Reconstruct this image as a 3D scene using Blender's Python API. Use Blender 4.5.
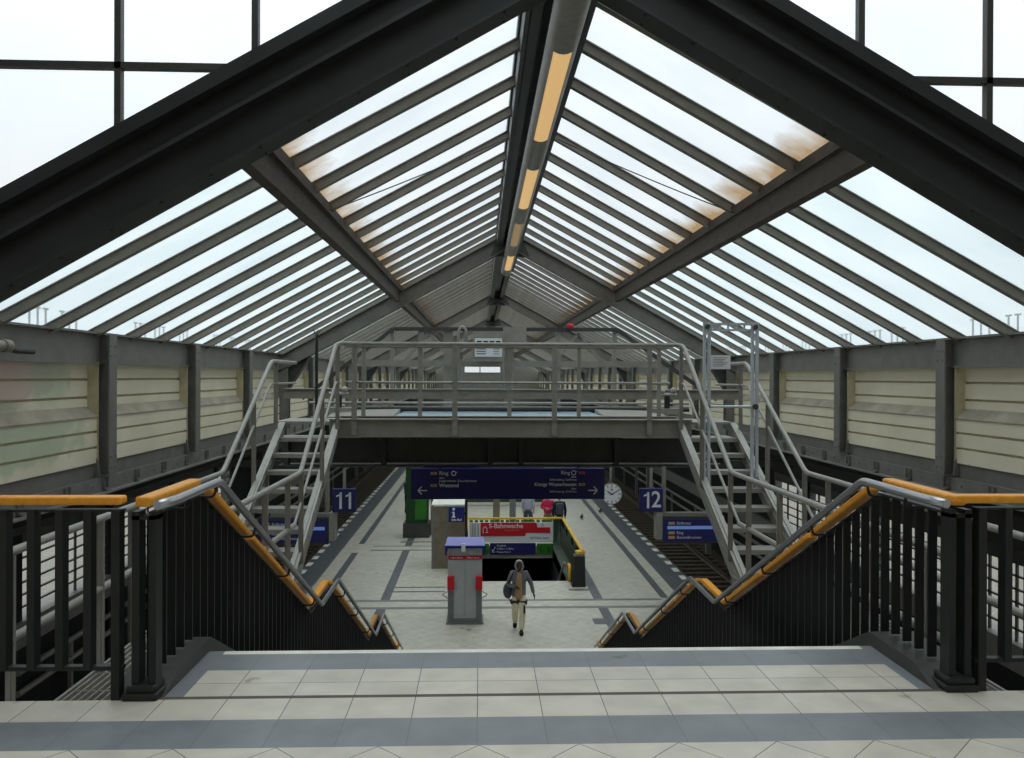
import bpy, math, random
from mathutils import Vector, Matrix, Quaternion
random.seed(7)
S = bpy.context.scene
for o in list(bpy.data.objects): bpy.data.objects.remove(o)
C = S.collection
# ------------------------------------------------------------------ camera
EYE = 1.556
f_px, yaw, pit, rol = 830.0, .038, -.003, .004
cy, sy, cp, sp, cr, sr = math.cos(yaw), math.sin(yaw), math.cos(pit), math.sin(pit), math.cos(rol), math.sin(rol)
fwd = Vector((sy*cp, cy*cp, sp)); rgt = Vector((cy, -sy, 0)); up = rgt.cross(fwd)
r2 = rgt*cr + up*sr; u2 = up*cr - rgt*sr
cd = bpy.data.cameras.new('camera'); cam = bpy.data.objects.new('camera', cd); C.objects.link(cam)
cd.sensor_width = 36; cd.lens = f_px/1024*36; cd.clip_end = 600; cd.clip_start = .05
M = Matrix((r2, u2, -fwd)).transposed().to_4x4(); M.translation = Vector((0, 0, EYE)); cam.matrix_world = M
S.camera = cam
# ------------------------------------------------------------------ world, exposure
W = bpy.data.worlds.new('overcast_sky'); S.world = W; W.use_nodes = True
bgn = W.node_tree.nodes['Background']; bgn.inputs[0].default_value = (.955, .985, 1.0, 1)
# overcast sky: three times brighter overhead than at the horizon
WN, WL = W.node_tree.nodes, W.node_tree.links
w1 = WN.new('ShaderNodeTexCoord'); w2 = WN.new('ShaderNodeSeparateXYZ'); w3 = WN.new('ShaderNodeMapRange')
WL.new(w1.outputs['Generated'], w2.inputs[0]); WL.new(w2.outputs['Z'], w3.inputs[0])
w3.inputs[1].default_value = 0; w3.inputs[2].default_value = 1; w3.inputs[3].default_value = 1.15; w3.inputs[4].default_value = 2.6
WL.new(w3.outputs[0], bgn.inputs[1])
S.view_settings.view_transform = 'Standard'; S.view_settings.look = 'None'
S.view_settings.exposure = -0.45; S.view_settings.gamma = 1.0; S.view_settings.use_curve_mapping = False
# weak sun through the cloud layer, very soft
sd = bpy.data.lights.new('soft_sun', 'SUN'); sd.energy = 1.6; sd.angle = math.radians(60); sd.color = (1, .98, .95)
so = bpy.data.objects.new('soft_sun', sd); C.objects.link(so); so.rotation_euler = (math.radians(-8), math.radians(4), 0)

# ------------------------------------------------------------------ materials
def srgb(r, g, b):
    return tuple(((c/255+.055)/1.055)**2.4 if c/255 > .04045 else c/255/12.92 for c in (r, g, b)) + (1,)
def new_mat(name):
    m = bpy.data.materials.new(name); m.use_nodes = True
    return m, m.node_tree, m.node_tree.nodes['Principled BSDF']
def paint(name, col, rough=.55, metal=0, noise=.18, scale=6, spec=.4, dirt=None, bump=0):
    m, nt, p = new_mat(name); N, L = nt.nodes, nt.links
    tc = N.new('ShaderNodeTexCoord'); nz = N.new('ShaderNodeTexNoise'); nz.inputs['Scale'].default_value = scale
    nz.inputs['Detail'].default_value = 6; nz.inputs['Roughness'].default_value = .65
    L.new(tc.outputs['Object'], nz.inputs['Vector'])
    rp = N.new('ShaderNodeValToRGB'); rp.color_ramp.elements[0].position = .3; rp.color_ramp.elements[1].position = .72
    a = [c*(1-noise) for c in col[:3]] + [1]; b = [min(1, c*(1+noise)) for c in col[:3]] + [1]
    if dirt: a = list(dirt)
    rp.color_ramp.elements[0].color = a; rp.color_ramp.elements[1].color = b
    L.new(nz.outputs['Fac'], rp.inputs[0]); L.new(rp.outputs[0], p.inputs['Base Color'])
    p.inputs['Roughness'].default_value = rough; p.inputs['Metallic'].default_value = metal
    p.inputs['Specular IOR Level'].default_value = spec
    if bump:
        bp = N.new('ShaderNodeBump'); bp.inputs['Strength'].default_value = bump; bp.inputs['Distance'].default_value = .01
        L.new(nz.outputs['Fac'], bp.inputs['Height']); L.new(bp.outputs[0], p.inputs['Normal'])
    return m
def emit(name, col, strength):
    m, nt, p = new_mat(name)
    p.inputs['Base Color'].default_value = col; p.inputs['Emission Color'].default_value = col
    p.inputs['Emission Strength'].default_value = strength
    return m
def tile(name, col, sx, sy, ox, oy, rot=0, joint=.004, jcol=(.06, .06, .055, 1), rough=.42, var=.10):
    m, nt, p = new_mat(name); N, L = nt.nodes, nt.links
    geo = N.new('ShaderNodeNewGeometry')
    mp = N.new('ShaderNodeMapping'); mp.vector_type = 'POINT'
    mp.inputs['Location'].default_value = (-ox, -oy, 0)
    L.new(geo.outputs['Position'], mp.inputs['Vector'])
    mr = N.new('ShaderNodeMapping'); mr.inputs['Rotation'].default_value = (0, 0, rot); L.new(mp.outputs[0], mr.inputs['Vector'])
    sc = N.new('ShaderNodeMapping'); sc.inputs['Scale'].default_value = (1/sx, 1/sy, 1); L.new(mr.outputs[0], sc.inputs['Vector'])
    sep = N.new('ShaderNodeSeparateXYZ'); L.new(sc.outputs[0], sep.inputs[0])
    def mth(op, a, b=None, v=None):
        n = N.new('ShaderNodeMath'); n.operation = op; L.new(a, n.inputs[0])
        if b is not None: L.new(b, n.inputs[1])
        if v is not None: n.inputs[1].default_value = v
        return n.outputs[0]
    masks = []
    for k, s in (('X', sx), ('Y', sy)):
        if s > 50: continue
        fr = mth('FRACT', sep.outputs[k]); d = mth('ABSOLUTE', mth('SUBTRACT', fr, v=.5))
        masks.append(mth('GREATER_THAN', d, v=.5-joint/s/2))
    mk = masks[0] if len(masks) == 1 else mth('MAXIMUM', masks[0], masks[1])
    fl = N.new('ShaderNodeVectorMath'); fl.operation = 'FLOOR'; L.new(sc.outputs[0], fl.inputs[0])
    wn = N.new('ShaderNodeTexWhiteNoise'); wn.noise_dimensions = '2D'; L.new(fl.outputs[0], wn.inputs['Vector'])
    nz = N.new('ShaderNodeTexNoise'); nz.inputs['Scale'].default_value = 5; nz.inputs['Detail'].default_value = 8
    L.new(geo.outputs['Position'], nz.inputs['Vector'])
    sp_ = N.new('ShaderNodeTexNoise'); sp_.inputs['Scale'].default_value = 3.1; sp_.inputs['Detail'].default_value = 3
    L.new(geo.outputs['Position'], sp_.inputs['Vector'])
    v1 = mth('MULTIPLY', mth('SUBTRACT', wn.outputs['Value'], v=.5), v=var)
    v2 = mth('MULTIPLY', mth('SUBTRACT', nz.outputs['Fac'], v=.5), v=.55)
    v = mth('ADD', mth('ADD', v1, v2), v=1.0)
    sr_ = N.new('ShaderNodeValToRGB'); sr_.color_ramp.elements[0].position = .69; sr_.color_ramp.elements[1].position = .73
    sr_.color_ramp.elements[0].color = (1, 1, 1, 1); sr_.color_ramp.elements[1].color = (.55, .52, .48, 1)
    L.new(sp_.outputs['Fac'], sr_.inputs[0])
    vv = N.new('ShaderNodeVectorMath'); vv.operation = 'SCALE'; vv.inputs[0].default_value = col[:3]; L.new(v, vv.inputs['Scale'])
    vm = N.new('ShaderNodeVectorMath'); vm.operation = 'MULTIPLY'; L.new(vv.outputs[0], vm.inputs[0]); L.new(sr_.outputs[0], vm.inputs[1])
    mx = N.new('ShaderNodeMix'); mx.data_type = 'RGBA'; L.new(mk, mx.inputs[0]); L.new(vm.outputs[0], mx.inputs[6]); mx.inputs[7].default_value = jcol
    L.new(mx.outputs[2], p.inputs['Base Color']); p.inputs['Roughness'].default_value = rough
    return m
JX = -1.508
m_tile = tile('pale_tile', srgb(196, 192, 178), .3, 99, JX, 3.0)
m_tile2 = tile('pale_tile_two_rows', srgb(196, 192, 178), .3, .19, JX, 4.24)
m_dtile = tile('slate_tile', srgb(122, 128, 131), .3, 99, JX, 3.0, jcol=(.13, .13, .125, 1), joint=.003)
m_diamond = tile('diagonal_pale_tile', srgb(196, 192, 178), .3, .3, 0, 3.5, rot=math.pi/4)
m_ptile = tile('platform_tile', srgb(188, 184, 169), .3, .3, .1, .1, rot=math.pi/4, joint=.006, jcol=(.22, .21, .19, 1), var=.07)
m_pdark = tile('platform_dark_tile', srgb(92, 95, 97), .3, .3, 0, 0, joint=.006, jcol=(.05, .05, .05, 1))
m_pgrey = tile('platform_grey_tile', srgb(118, 118, 115), .3, .3, 0, 0, joint=.006, jcol=(.1, .1, .1, 1))
m_white = paint('white_edge', srgb(224, 223, 212), .5)
m_conc = paint('concrete', srgb(120, 116, 106), .85, bump=.2)
m_groove = paint('dark_joint', srgb(88, 82, 74), .8)
m_steel = paint('grey_steel_paint', srgb(116, 114, 108), .5, noise=.16, scale=4)
m_steel_d = paint('dark_steel_paint', srgb(66, 67, 64), .5, noise=.2, scale=3)
m_steel_b = paint('brown_grey_steel_paint', srgb(134, 129, 119), .55, noise=.16, scale=5)
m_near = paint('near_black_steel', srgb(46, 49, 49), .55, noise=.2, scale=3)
m_alu = paint('bright_aluminium', srgb(196, 204, 210), .35, metal=.3, noise=.06)
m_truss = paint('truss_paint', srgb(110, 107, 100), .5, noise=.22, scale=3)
m_galv = paint('galvanised_steel', srgb(148, 146, 139), .45, metal=.15, noise=.14, scale=14)
m_black = paint('black_paint', srgb(34, 37, 36), .45, noise=.2)
m_matt = paint('matt_black', srgb(22, 22, 21), .9, noise=.3)  # mottled near black for stairwell, side roofs, outer walls and piers
m_wood = paint('orange_wood', srgb(236, 160, 48), .38, noise=.14, scale=22)
m_inox = paint('stainless_tube', srgb(176, 178, 182), .28, metal=.75, noise=.06)
m_purlin = paint('purlin_brown', srgb(74, 67, 60), .6, noise=.3, scale=7)
m_rust = paint('rusty_plate', srgb(74, 66, 56), .85, noise=.4, scale=12)
m_ballast = paint('ballast', srgb(84, 74, 62), .95, noise=.5, scale=9, bump=.9)
m_sleeper = paint('sleeper', srgb(96, 86, 72), .9, noise=.3)
m_rail = paint('rail_steel', srgb(120, 112, 104), .35, metal=.6)
m_blue = paint('sign_blue', srgb(22, 28, 106), .45, noise=.05)
m_navy = paint('sign_navy', srgb(24, 26, 92), .45, noise=.05)
m_signw = paint('sign_white', srgb(225, 226, 230), .5, noise=.03)
m_red = paint('banner_red', srgb(200, 22, 38), .5, noise=.06)
m_green = paint('advert_green', srgb(44, 116, 32), .4, noise=.35, scale=2)
m_dgreen = paint('dark_green', srgb(24, 66, 30), .5, noise=.2)
m_sidep = paint('grey_green_panel', srgb(62, 72, 60), .5)
m_yellow = paint('yellow_rail', srgb(226, 180, 40), .4)
m_brown = paint('brown_column', srgb(128, 118, 100), .7)
m_box = paint('machine_grey', srgb(176, 180, 182), .45, noise=.06)
m_box_d = paint('machine_dark_grey', srgb(120, 122, 122), .45, noise=.06)
m_violet = paint('machine_blue_roof', srgb(128, 128, 184), .5, noise=.08)
m_sill = paint('grimy_sill', srgb(150, 140, 124), .8, noise=.25, scale=3)
m_cheek = paint('ochre_cheek', srgb(184, 174, 142), .7)
m_sheet = paint('pale_blue_sheet', srgb(150, 176, 186), .4, noise=.1, scale=2)
m_skin = paint('skin', srgb(96, 66, 50), .6, noise=.06)
m_skin2 = paint('skin_light', srgb(200, 150, 122), .6, noise=.06)
m_screen = emit('display_blue', srgb(14, 18, 88), .10)
m_screen_l = emit('display_line', srgb(120, 155, 225), .3)
m_tan = paint('tan_badge', srgb(190, 160, 110), .5, noise=.03)
m_pink = paint('red_badge', srgb(190, 90, 84), .5, noise=.03)
def warm_louvre(name, s):
    m, nt, p = new_mat(name); N, L = nt.nodes, nt.links
    geo = N.new('ShaderNodeNewGeometry'); wv = N.new('ShaderNodeTexWave'); wv.bands_direction = 'Y'; wv.inputs['Scale'].default_value = 8
    L.new(geo.outputs['Position'], wv.inputs['Vector'])
    rp = N.new('ShaderNodeValToRGB'); rp.color_ramp.elements[0].color = (.95, .52, .17, 1); rp.color_ramp.elements[1].color = (1, .68, .30, 1)
    L.new(wv.outputs['Fac'], rp.inputs[0]); L.new(rp.outputs[0], p.inputs['Emission Color']); p.inputs['Emission Strength'].default_value = s
    p.inputs['Base Color'].default_value = (.5, .4, .25, 1)
    return m
m_lamp = warm_louvre('warm_louvre', .80); m_lamp_dim = warm_louvre('dim_louvre', .22)
def boards():
    m, nt, p = new_mat('cream_boards'); N, L = nt.nodes, nt.links
    geo = N.new('ShaderNodeNewGeometry'); nz = N.new('ShaderNodeTexNoise'); nz.inputs['Scale'].default_value = 1.1; nz.inputs['Detail'].default_value = 5
    L.new(geo.outputs['Position'], nz.inputs['Vector'])
    rp = N.new('ShaderNodeValToRGB'); rp.color_ramp.elements[0].position = .3; rp.color_ramp.elements[1].position = .7
    rp.color_ramp.elements[0].color = srgb(214, 204, 178); rp.color_ramp.elements[1].color = srgb(230, 222, 196)
    L.new(nz.outputs['Fac'], rp.inputs[0])
    cur = rp.outputs[0]
    # leftover, half scrubbed graffiti on the nearest left bay
    for (c, loc, rad, cc) in ((srgb(165, 120, 135), (-4.72, 8.0, 1.52), 1.35, 0), (srgb(120, 165, 132), (-4.5, 8.1, .93), 1.55, 1), (srgb(160, 190, 160), (-4.72, 9.1, 1.5), .45, 2)):
        vd = N.new('ShaderNodeVectorMath'); vd.operation = 'SUBTRACT'; L.new(geo.outputs['Position'], vd.inputs[0]); vd.inputs[1].default_value = loc
        vs = N.new('ShaderNodeVectorMath'); vs.operation = 'MULTIPLY'; L.new(vd.outputs[0], vs.inputs[0]); vs.inputs[1].default_value = (1/.6, 1/rad, 1/.34)
        ln = N.new('ShaderNodeVectorMath'); ln.operation = 'LENGTH'; L.new(vs.outputs[0], ln.inputs[0])
        n2 = N.new('ShaderNodeTexNoise'); n2.inputs['Scale'].default_value = 3.5; L.new(geo.outputs['Position'], n2.inputs['Vector'])
        ad = N.new('ShaderNodeMath'); ad.operation = 'ADD'; L.new(ln.outputs['Value'], ad.inputs[0]); L.new(n2.outputs['Fac'], ad.inputs[1])
        r = N.new('ShaderNodeValToRGB'); r.color_ramp.elements[0].position = .0; r.color_ramp.elements[1].position = 1
        mr = N.new('ShaderNodeMapRange'); mr.inputs[1].default_value = 1.3; mr.inputs[2].default_value = 1.55; mr.inputs[3].default_value = .42; mr.inputs[4].default_value = 0
        L.new(ad.outputs[0], mr.inputs[0])
        mx = N.new('ShaderNodeMix'); mx.data_type = 'RGBA'; L.new(mr.outputs[0], mx.inputs[0]); L.new(cur, mx.inputs[6]); mx.inputs[7].default_value = c
        cur = mx.outputs[2]
    L.new(cur, p.inputs['Base Color']); p.inputs['Roughness'].default_value = .6
    return m
m_board = boards()
def glass(name, trans=.8, tint=(.84, .875, .90, 1), rust_x=None, mot=.82):
    m, nt, p = new_mat(name); N, L = nt.nodes, nt.links; N.remove(p)
    out = [n for n in N if n.type == 'OUTPUT_MATERIAL'][0]
    tr = N.new('ShaderNodeBsdfTransparent'); tl = N.new('ShaderNodeBsdfTranslucent'); gl = N.new('ShaderNodeBsdfGlossy')
    gl.inputs['Roughness'].default_value = .1
    geo = N.new('ShaderNodeNewGeometry'); nz = N.new('ShaderNodeTexNoise'); nz.inputs['Scale'].default_value = .9; nz.inputs['Detail'].default_value = 5
    L.new(geo.outputs['Position'], nz.inputs['Vector'])
    rp = N.new('ShaderNodeValToRGB'); rp.color_ramp.elements[0].position = .3; rp.color_ramp.elements[1].position = .75
    rp.color_ramp.elements[0].color = (tint[0]*mot, tint[1]*(mot+.04), tint[2]*(mot+.06), 1); rp.color_ramp.elements[1].color = tint
    L.new(nz.outputs['Fac'], rp.inputs[0]); col = rp.outputs[0]; fac = None
    if rust_x is not None:
        sx = N.new('ShaderNodeSeparateXYZ'); L.new(geo.outputs['Position'], sx.inputs[0])
        d = N.new('ShaderNodeMath'); d.operation = 'SUBTRACT'; L.new(sx.outputs['X'], d.inputs[0]); d.inputs[1].default_value = rust_x
        ab = N.new('ShaderNodeMath'); ab.operation = 'ABSOLUTE'; L.new(d.outputs[0], ab.inputs[0])
        n2 = N.new('ShaderNodeTexNoise'); n2.inputs['Scale'].default_value = 2.6; n2.inputs['Detail'].default_value = 6; L.new(geo.outputs['Position'], n2.inputs['Vector'])
        sc = N.new('ShaderNodeMath'); sc.operation = 'MULTIPLY'; L.new(n2.outputs['Fac'], sc.inputs[0]); sc.inputs[1].default_value = .5
        su = N.new('ShaderNodeMath'); su.operation = 'SUBTRACT'; L.new(ab.outputs[0], su.inputs[0]); L.new(sc.outputs[0], su.inputs[1])
        mr = N.new('ShaderNodeMapRange'); mr.inputs[1].default_value = -.26; mr.inputs[2].default_value = .06; mr.inputs[3].default_value = .95; mr.inputs[4].default_value = 0
        L.new(su.outputs[0], mr.inputs[0])
        mx = N.new('ShaderNodeMix'); mx.data_type = 'RGBA'; L.new(mr.outputs[0], mx.inputs[0]); L.new(col, mx.inputs[6]); mx.inputs[7].default_value = (.36, .23, .10, 1)
        col = mx.outputs[2]
    L.new(col, tr.inputs[0]); L.new(col, tl.inputs[0])
    a = N.new('ShaderNodeMixShader'); a.inputs[0].default_value = trans; L.new(tl.outputs[0], a.inputs[1]); L.new(tr.outputs[0], a.inputs[2])
    b = N.new('ShaderNodeMixShader'); b.inputs[0].default_value = .04; L.new(a.outputs[0], b.inputs[1]); L.new(gl.outputs[0], b.inputs[2])
    L.new(b.outputs[0], out.inputs[0])
    return m
XC, HW = .66, 5.16                     # hall centre and half width
PX = 2.47
PXS = {-1: 2.54, 1: 2.46}                              # purlin offset from the ridge
m_pane_l = glass('rusty_edged_roof_glass_left', rust_x=XC-PXS[-1]+.06)
m_pane_r = glass('rusty_edged_roof_glass_right', rust_x=XC+PXS[1]-.06)
m_pane = glass('roof_glass_lower', .72, (.84, .93, .95, 1))
m_clear = glass('window_glass', .97, (1, 1, 1, 1), mot=.94)
m_bal = glass('balustrade_glass', .8, (.34, .42, .36, 1))

# ------------------------------------------------------------------ mesh builder
class MB:
    def __init__(s): s.v = []; s.f = []; s.m = []; s.mi = 0
    def _add(s, vs, fs):
        n = len(s.v); s.v += [Vector(v) for v in vs]
        for f in fs: s.f.append([i+n for i in f]); s.m.append(s.mi)
    def box(s, x0, x1, y0, y1, z0, z1):
        if x0 > x1: x0, x1 = x1, x0
        if y0 > y1: y0, y1 = y1, y0
        if z0 > z1: z0, z1 = z1, z0
        s._add([(x0,y0,z0),(x1,y0,z0),(x1,y1,z0),(x0,y1,z0),(x0,y0,z1),(x1,y0,z1),(x1,y1,z1),(x0,y1,z1)],
               [(3,2,1,0),(4,5,6,7),(0,1,5,4),(1,2,6,5),(2,3,7,6),(3,0,4,7)]); return s
    def bar(s, p, q, w, h, side=(1, 0, 0)):     # rectangular bar p->q; w along `side`, h across
        p, q = Vector(p), Vector(q); d = (q-p).normalized(); a = Vector(side); a = (a - d*a.dot(d)).normalized(); b = d.cross(a)
        a *= w/2; b *= h/2; vs = [p-a-b, p+a-b, p+a+b, p-a+b, q-a-b, q+a-b, q+a+b, q-a+b]
        s._add(vs, [(3,2,1,0),(4,5,6,7),(0,1,5,4),(1,2,6,5),(2,3,7,6),(3,0,4,7)]); return s
    def ibeam(s, p, q, w, h, t=.02, side=(1, 0, 0)):
        p, q = Vector(p), Vector(q); d = (q-p).normalized(); a = Vector(side); a = (a - d*a.dot(d)).normalized(); b = d.cross(a)
        for k in (-1, 1): s.bar(p+b*k*(h-t)/2, q+b*k*(h-t)/2, w, t, side)
        s.bar(p, q, t, h-2*t, side); return s
    def tube(s, pts, r, n=10):
        pts = [Vector(p) for p in pts]; rings = []; prev = None
        for i, p in enumerate(pts):
            if i == 0: d = pts[1]-p
            elif i == len(pts)-1: d = p-pts[i-1]
            else: d = (pts[i+1]-p).normalized() + (p-pts[i-1]).normalized()
            d.normalize()
            if prev is None:
                a = d.orthogonal().normalized()
            else:
                a = prev - d*prev.dot(d); a.normalize()
            prev = a; b = d.cross(a)
            k = 1.0
            if 0 < i < len(pts)-1:
                c = max(.5, d.dot((pts[i+1]-p).normalized())); k = 1/c
            rings.append([p + (a*math.cos(t)+b*math.sin(t))*r*(k if k < 1.3 else 1.3) for t in [2*math.pi*j/n for j in range(n)]])
        vs = [v for r_ in rings for v in r_]; fs = []
        for i in range(len(rings)-1):
            for j in range(n):
                fs.append((i*n+j, i*n+(j+1) % n, (i+1)*n+(j+1) % n, (i+1)*n+j))
        fs.append(tuple(range(n-1, -1, -1))); fs.append(tuple(range((len(rings)-1)*n, len(rings)*n)))
        s._add(vs, fs); return s
    def prism(s, poly, axis, a, b):             # polygon in the two other axes, extruded along axis
        def P(u, v, w): return {'x': (w, u, v), 'y': (u, w, v), 'z': (u, v, w)}[axis]
        n = len(poly); vs = [P(u, v, a) for u, v in poly] + [P(u, v, b) for u, v in poly]
        fs = [tuple(range(n)), tuple(range(2*n-1, n-1, -1))] + [(i, (i+1) % n, n+(i+1) % n, n+i) for i in range(n)]
        s._add(vs, fs); return s
    def disc(s, c, r, axis, h, n=24):
        poly = [(math.cos(2*math.pi*i/n)*r, math.sin(2*math.pi*i/n)*r) for i in range(n)]
        ci = {'x': 0, 'y': 1, 'z': 2}[axis]; o = [c[i] for i in range(3) if i != ci]
        return s.prism([(o[0]+u, o[1]+v) for u, v in poly], axis, c[ci]-h/2, c[ci]+h/2)
    def cone(s, c, r0, r1, h, n=16):
        vs = []; fs = []
        for k, (r, z) in enumerate(((r0, 0), (r1, h))):
            for i in range(n):
                t = 2*math.pi*i/n; vs.append((c[0]+r*math.cos(t), c[1]+r*math.sin(t), c[2]+z))
        fs = [(i, (i+1) % n, n+(i+1) % n, n+i) for i in range(n)] + [tuple(range(n-1, -1, -1)), tuple(range(n, 2*n))]
        s._add(vs, fs); return s
    def sphere(s, c, r, n=12, sc=(1, 1, 1)):
        vs = []; fs = []; m = n//2
        for i in range(m+1):
            for j in range(n):
                a = math.pi*i/m; b = 2*math.pi*j/n
                vs.append((c[0]+r*sc[0]*math.sin(a)*math.cos(b), c[1]+r*sc[1]*math.sin(a)*math.sin(b), c[2]+r*sc[2]*math.cos(a)))
        for i in range(m):
            for j in range(n): fs.append((i*n+j, (i+1)*n+j, (i+1)*n+(j+1) % n, i*n+(j+1) % n))
        s._add(vs, fs); return s
    def build(s, name, mats, parent=None, smooth=False, bevel=0):
        if not isinstance(mats, (list, tuple)): mats = [mats]
        if parent is not None:
            o0 = Vector((0, 0, 0)); q = parent
            while q: o0 += q.location; q = q.parent
            loc = Vector((0, 0, 0))
        else:
            xs = [v.x for v in s.v]; ys = [v.y for v in s.v]; zs = [v.z for v in s.v]
            o0 = Vector(((min(xs)+max(xs))/2, (min(ys)+max(ys))/2, min(zs))); loc = o0
        me = bpy.data.meshes.new(name); me.from_pydata([v-o0 for v in s.v], [], s.f)
        for m in mats: me.materials.append(m)
        for p, k in zip(me.polygons, s.m): p.material_index = k
        if smooth:
            for p in me.polygons: p.use_smooth = len(p.vertices) == 4
        me.update(); me.validate()
        o = bpy.data.objects.new(name, me); C.objects.link(o); o.location = loc; o.parent = parent
        bm_fix(me)
        if bevel:
            b = o.modifiers.new('bevel', 'BEVEL'); b.width = bevel; b.segments = 2; b.limit_method = 'ANGLE'
        return o
import bmesh
def bm_fix(me):
    b = bmesh.new(); b.from_mesh(me); bmesh.ops.recalc_face_normals(b, faces=b.faces); b.to_mesh(me); b.free()
def empty(name, loc):
    o = bpy.data.objects.new(name, None); C.objects.link(o); o.location = loc; o.empty_display_size = .2; return o
def tag(o, label=None, cat=None, group=None, kind=None):
    if label: o['label'] = label
    if cat: o['category'] = cat
    if group: o['group'] = group
    if kind: o['kind'] = kind
    return o
def copy_tree(o, parent=None):
    c = o.copy(); C.objects.link(c); c.parent = parent
    for ch in list(o.children): copy_tree(ch, c)
    return c
def text(body, size, loc, mat, parent, align='LEFT', name='lettering', back=False, bold=0, sx=1):
    cu = bpy.data.curves.new('t', 'FONT'); cu.body = body; cu.size = size; cu.align_x = align; cu.align_y = 'CENTER'; cu.extrude = .002
    cu.offset = bold; cu.resolution_u = 3
    t = bpy.data.objects.new('t', cu); C.objects.link(t)
    dg = bpy.context.evaluated_depsgraph_get(); me = bpy.data.meshes.new_from_object(t.evaluated_get(dg)); bpy.data.objects.remove(t)
    me.materials.clear(); me.materials.append(mat)
    o = bpy.data.objects.new(name, me); C.objects.link(o); o.parent = parent
    base = Vector((0, 0, 0)); q = parent
    while q: base += q.location; q = q.parent
    o.location = Vector(loc)-base; o.rotation_euler = (math.pi/2, 0, 0); o.scale = (sx, 1, 1)
    return o
def lerp(pts, y):
    for (a, za), (b, zb) in zip(pts, pts[1:]):
        if y <= b: return za+(zb-za)*(y-a)/(b-a)
    return pts[-1][1]
def arc_pts(pts, r=.08, k=4):                 # round the corners of a polyline
    pts = [Vector(p) for p in pts]; out = [pts[0]]
    for a, b, c in zip(pts, pts[1:], pts[2:]):
        u = (a-b); v = (c-b); rr = min(r, u.length*.45, v.length*.45); p0 = b+u.normalized()*rr; p1 = b+v.normalized()*rr
        for i in range(k+1):
            t = i/k; out.append(p0*(1-t)**2+b*2*t*(1-t)+p1*t**2)
    out.append(pts[-1]); return out

# ================================================================== SETTING
PZ = -4.68                                   # platform level
Y0 = 4.06                                    # floor edge beside the stairs
# upper floor -------------------------------------------------------
b = MB()
b.mi = 0; b.box(-11, 12, -10, 3.5, -.3, 0)
b.mi = 1; b.box(-11, 12, 3.5, 3.79, -.3, 0)
b.mi = 2; b.box(-11, 12, 3.79, 4.035, -.3, 0)
b.mi = 4; b.box(-1.76, 2.56, 4.035, 4.07, -.3, 0)
b.mi = 3; b.box(-1.43, 2.20, 4.07, 4.43, -.3, 0)
b.mi = 1; b.box(-1.43, 2.20, 4.43, 4.68, -.3, 0)
b.mi = 5; b.box(-1.43, 2.20, 4.68, 4.735, -.3, .0)
b.mi = 1; b.box(-1.76, -1.43, 4.07, 4.735, -.3, 0); b.box(2.20, 2.56, 4.07, 4.735, -.3, 0)
fl = b.build('floor', [m_diamond, m_dtile, m_tile, m_tile2, m_groove, m_white]); tag(fl, kind='structure')
# lower platform -----------------------------------------------------
PL, PR, PY0, PY1 = -5.7, 6.42, 3.0, 96.0
HX0, HX1, HY0, HY1 = -.35, 2.68, 25.25, 30.5       # stair opening
b = MB()
def slab(x0, x1, y0, y1, z=PZ, t=.45): b.box(x0, x1, y0, y1, z-t, z)
b.mi = 0
slab(PL+.35, HX0, PY0, PY1); slab(HX1, PR-.35, PY0, PY1); slab(HX0, HX1, PY0, HY0); slab(HX0, HX1, HY1, PY1)
b.mi = 3; slab(PL, PL+.35, PY0, PY1); slab(PR-.35, PR, PY0, PY1)
e = .003
def inlay(x0, x1, y0, y1, mi, k=1): b.mi = mi; b.box(x0, x1, y0, y1, PZ, PZ+e*k)
# dark safety strip along both edges and the thin guide line
for a0, a1 in ((PL+.35, PL+.72), (PR-.72, PR-.35)): inlay(a0, a1, PY0, PY1, 1)
inlay(-4.98, -4.93, PY0, PY1, 2); inlay(5.66, 5.71, PY0, PY1, 2)
for x0, x1 in ((-4.5, -4.28), (5.12, 5.34)):
    y = 16.0
    for y0, y1 in ((PY0, 22.2), (23.25, 29.4), (31.0, 96)) if x0 < 0 else ((PY0, 22.2), (23.25, 96)): inlay(x0, x1, y0, y1, 1)
for x0, x1 in ((-2.76, -2.50), (3.2, 3.46)):
    for y0, y1 in ((PY0, 22.3), (22.3, 96)): inlay(x0, x1, y0, y1, 1, 1.2)
for y0, x0, x1 in ((22.28, -4.3, 5.1), (23.0, -4.3, 5.1)): inlay(x0, x1, y0, y0+.19, 2, 1.5)
inlay(-4.3, 5.1, 22.47, 23.0, 0, 1.4)
inlay(-2.5, -1.0, 24.02, 24.13, 1, 1.5); inlay(-2.5, -1.0, 24.5, 24.63, 1, 1.5); inlay(-2.5, -1.0, 24.13, 24.5, 0, 1.4)
inlay(2.6, 3.3, 24.1, 24.25, 1, 1.5); inlay(3.0, 3.46, 24.6, 25.3, 1, 1.5)
inlay(-3.9, -1.6, 29.75, 29.9, 2, 1.5); inlay(-3.9, -1.6, 30.45, 30.6, 2, 1.5); inlay(-3.9, -1.6, 29.9, 30.45, 0, 1.4)
inlay(-3.0, 3.5, 31.2, 31.4, 2, 1.5); inlay(2.9, 3.46, 20.8, 21.3, 1, 1.5)
fl2 = b.build('floor', [m_ptile, m_pdark, m_pgrey, m_pdark, m_white]); tag(fl2, kind='structure')
# white dashes on the edge are painted strips: stuff nobody needs to count apart, still separate marks in one object
b = MB()
for k in range(110):
    y = 17.1 + k*1.03
    if y > 90: break
    b.box(PL-.02, PL+.17, y, y+.5, PZ, PZ+.006); b.box(PR-.19, PR+.0, y, y+.5, PZ, PZ+.006)
o = b.build('edge_marking', m_white, fl2); tag(o, kind='stuff')
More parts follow.
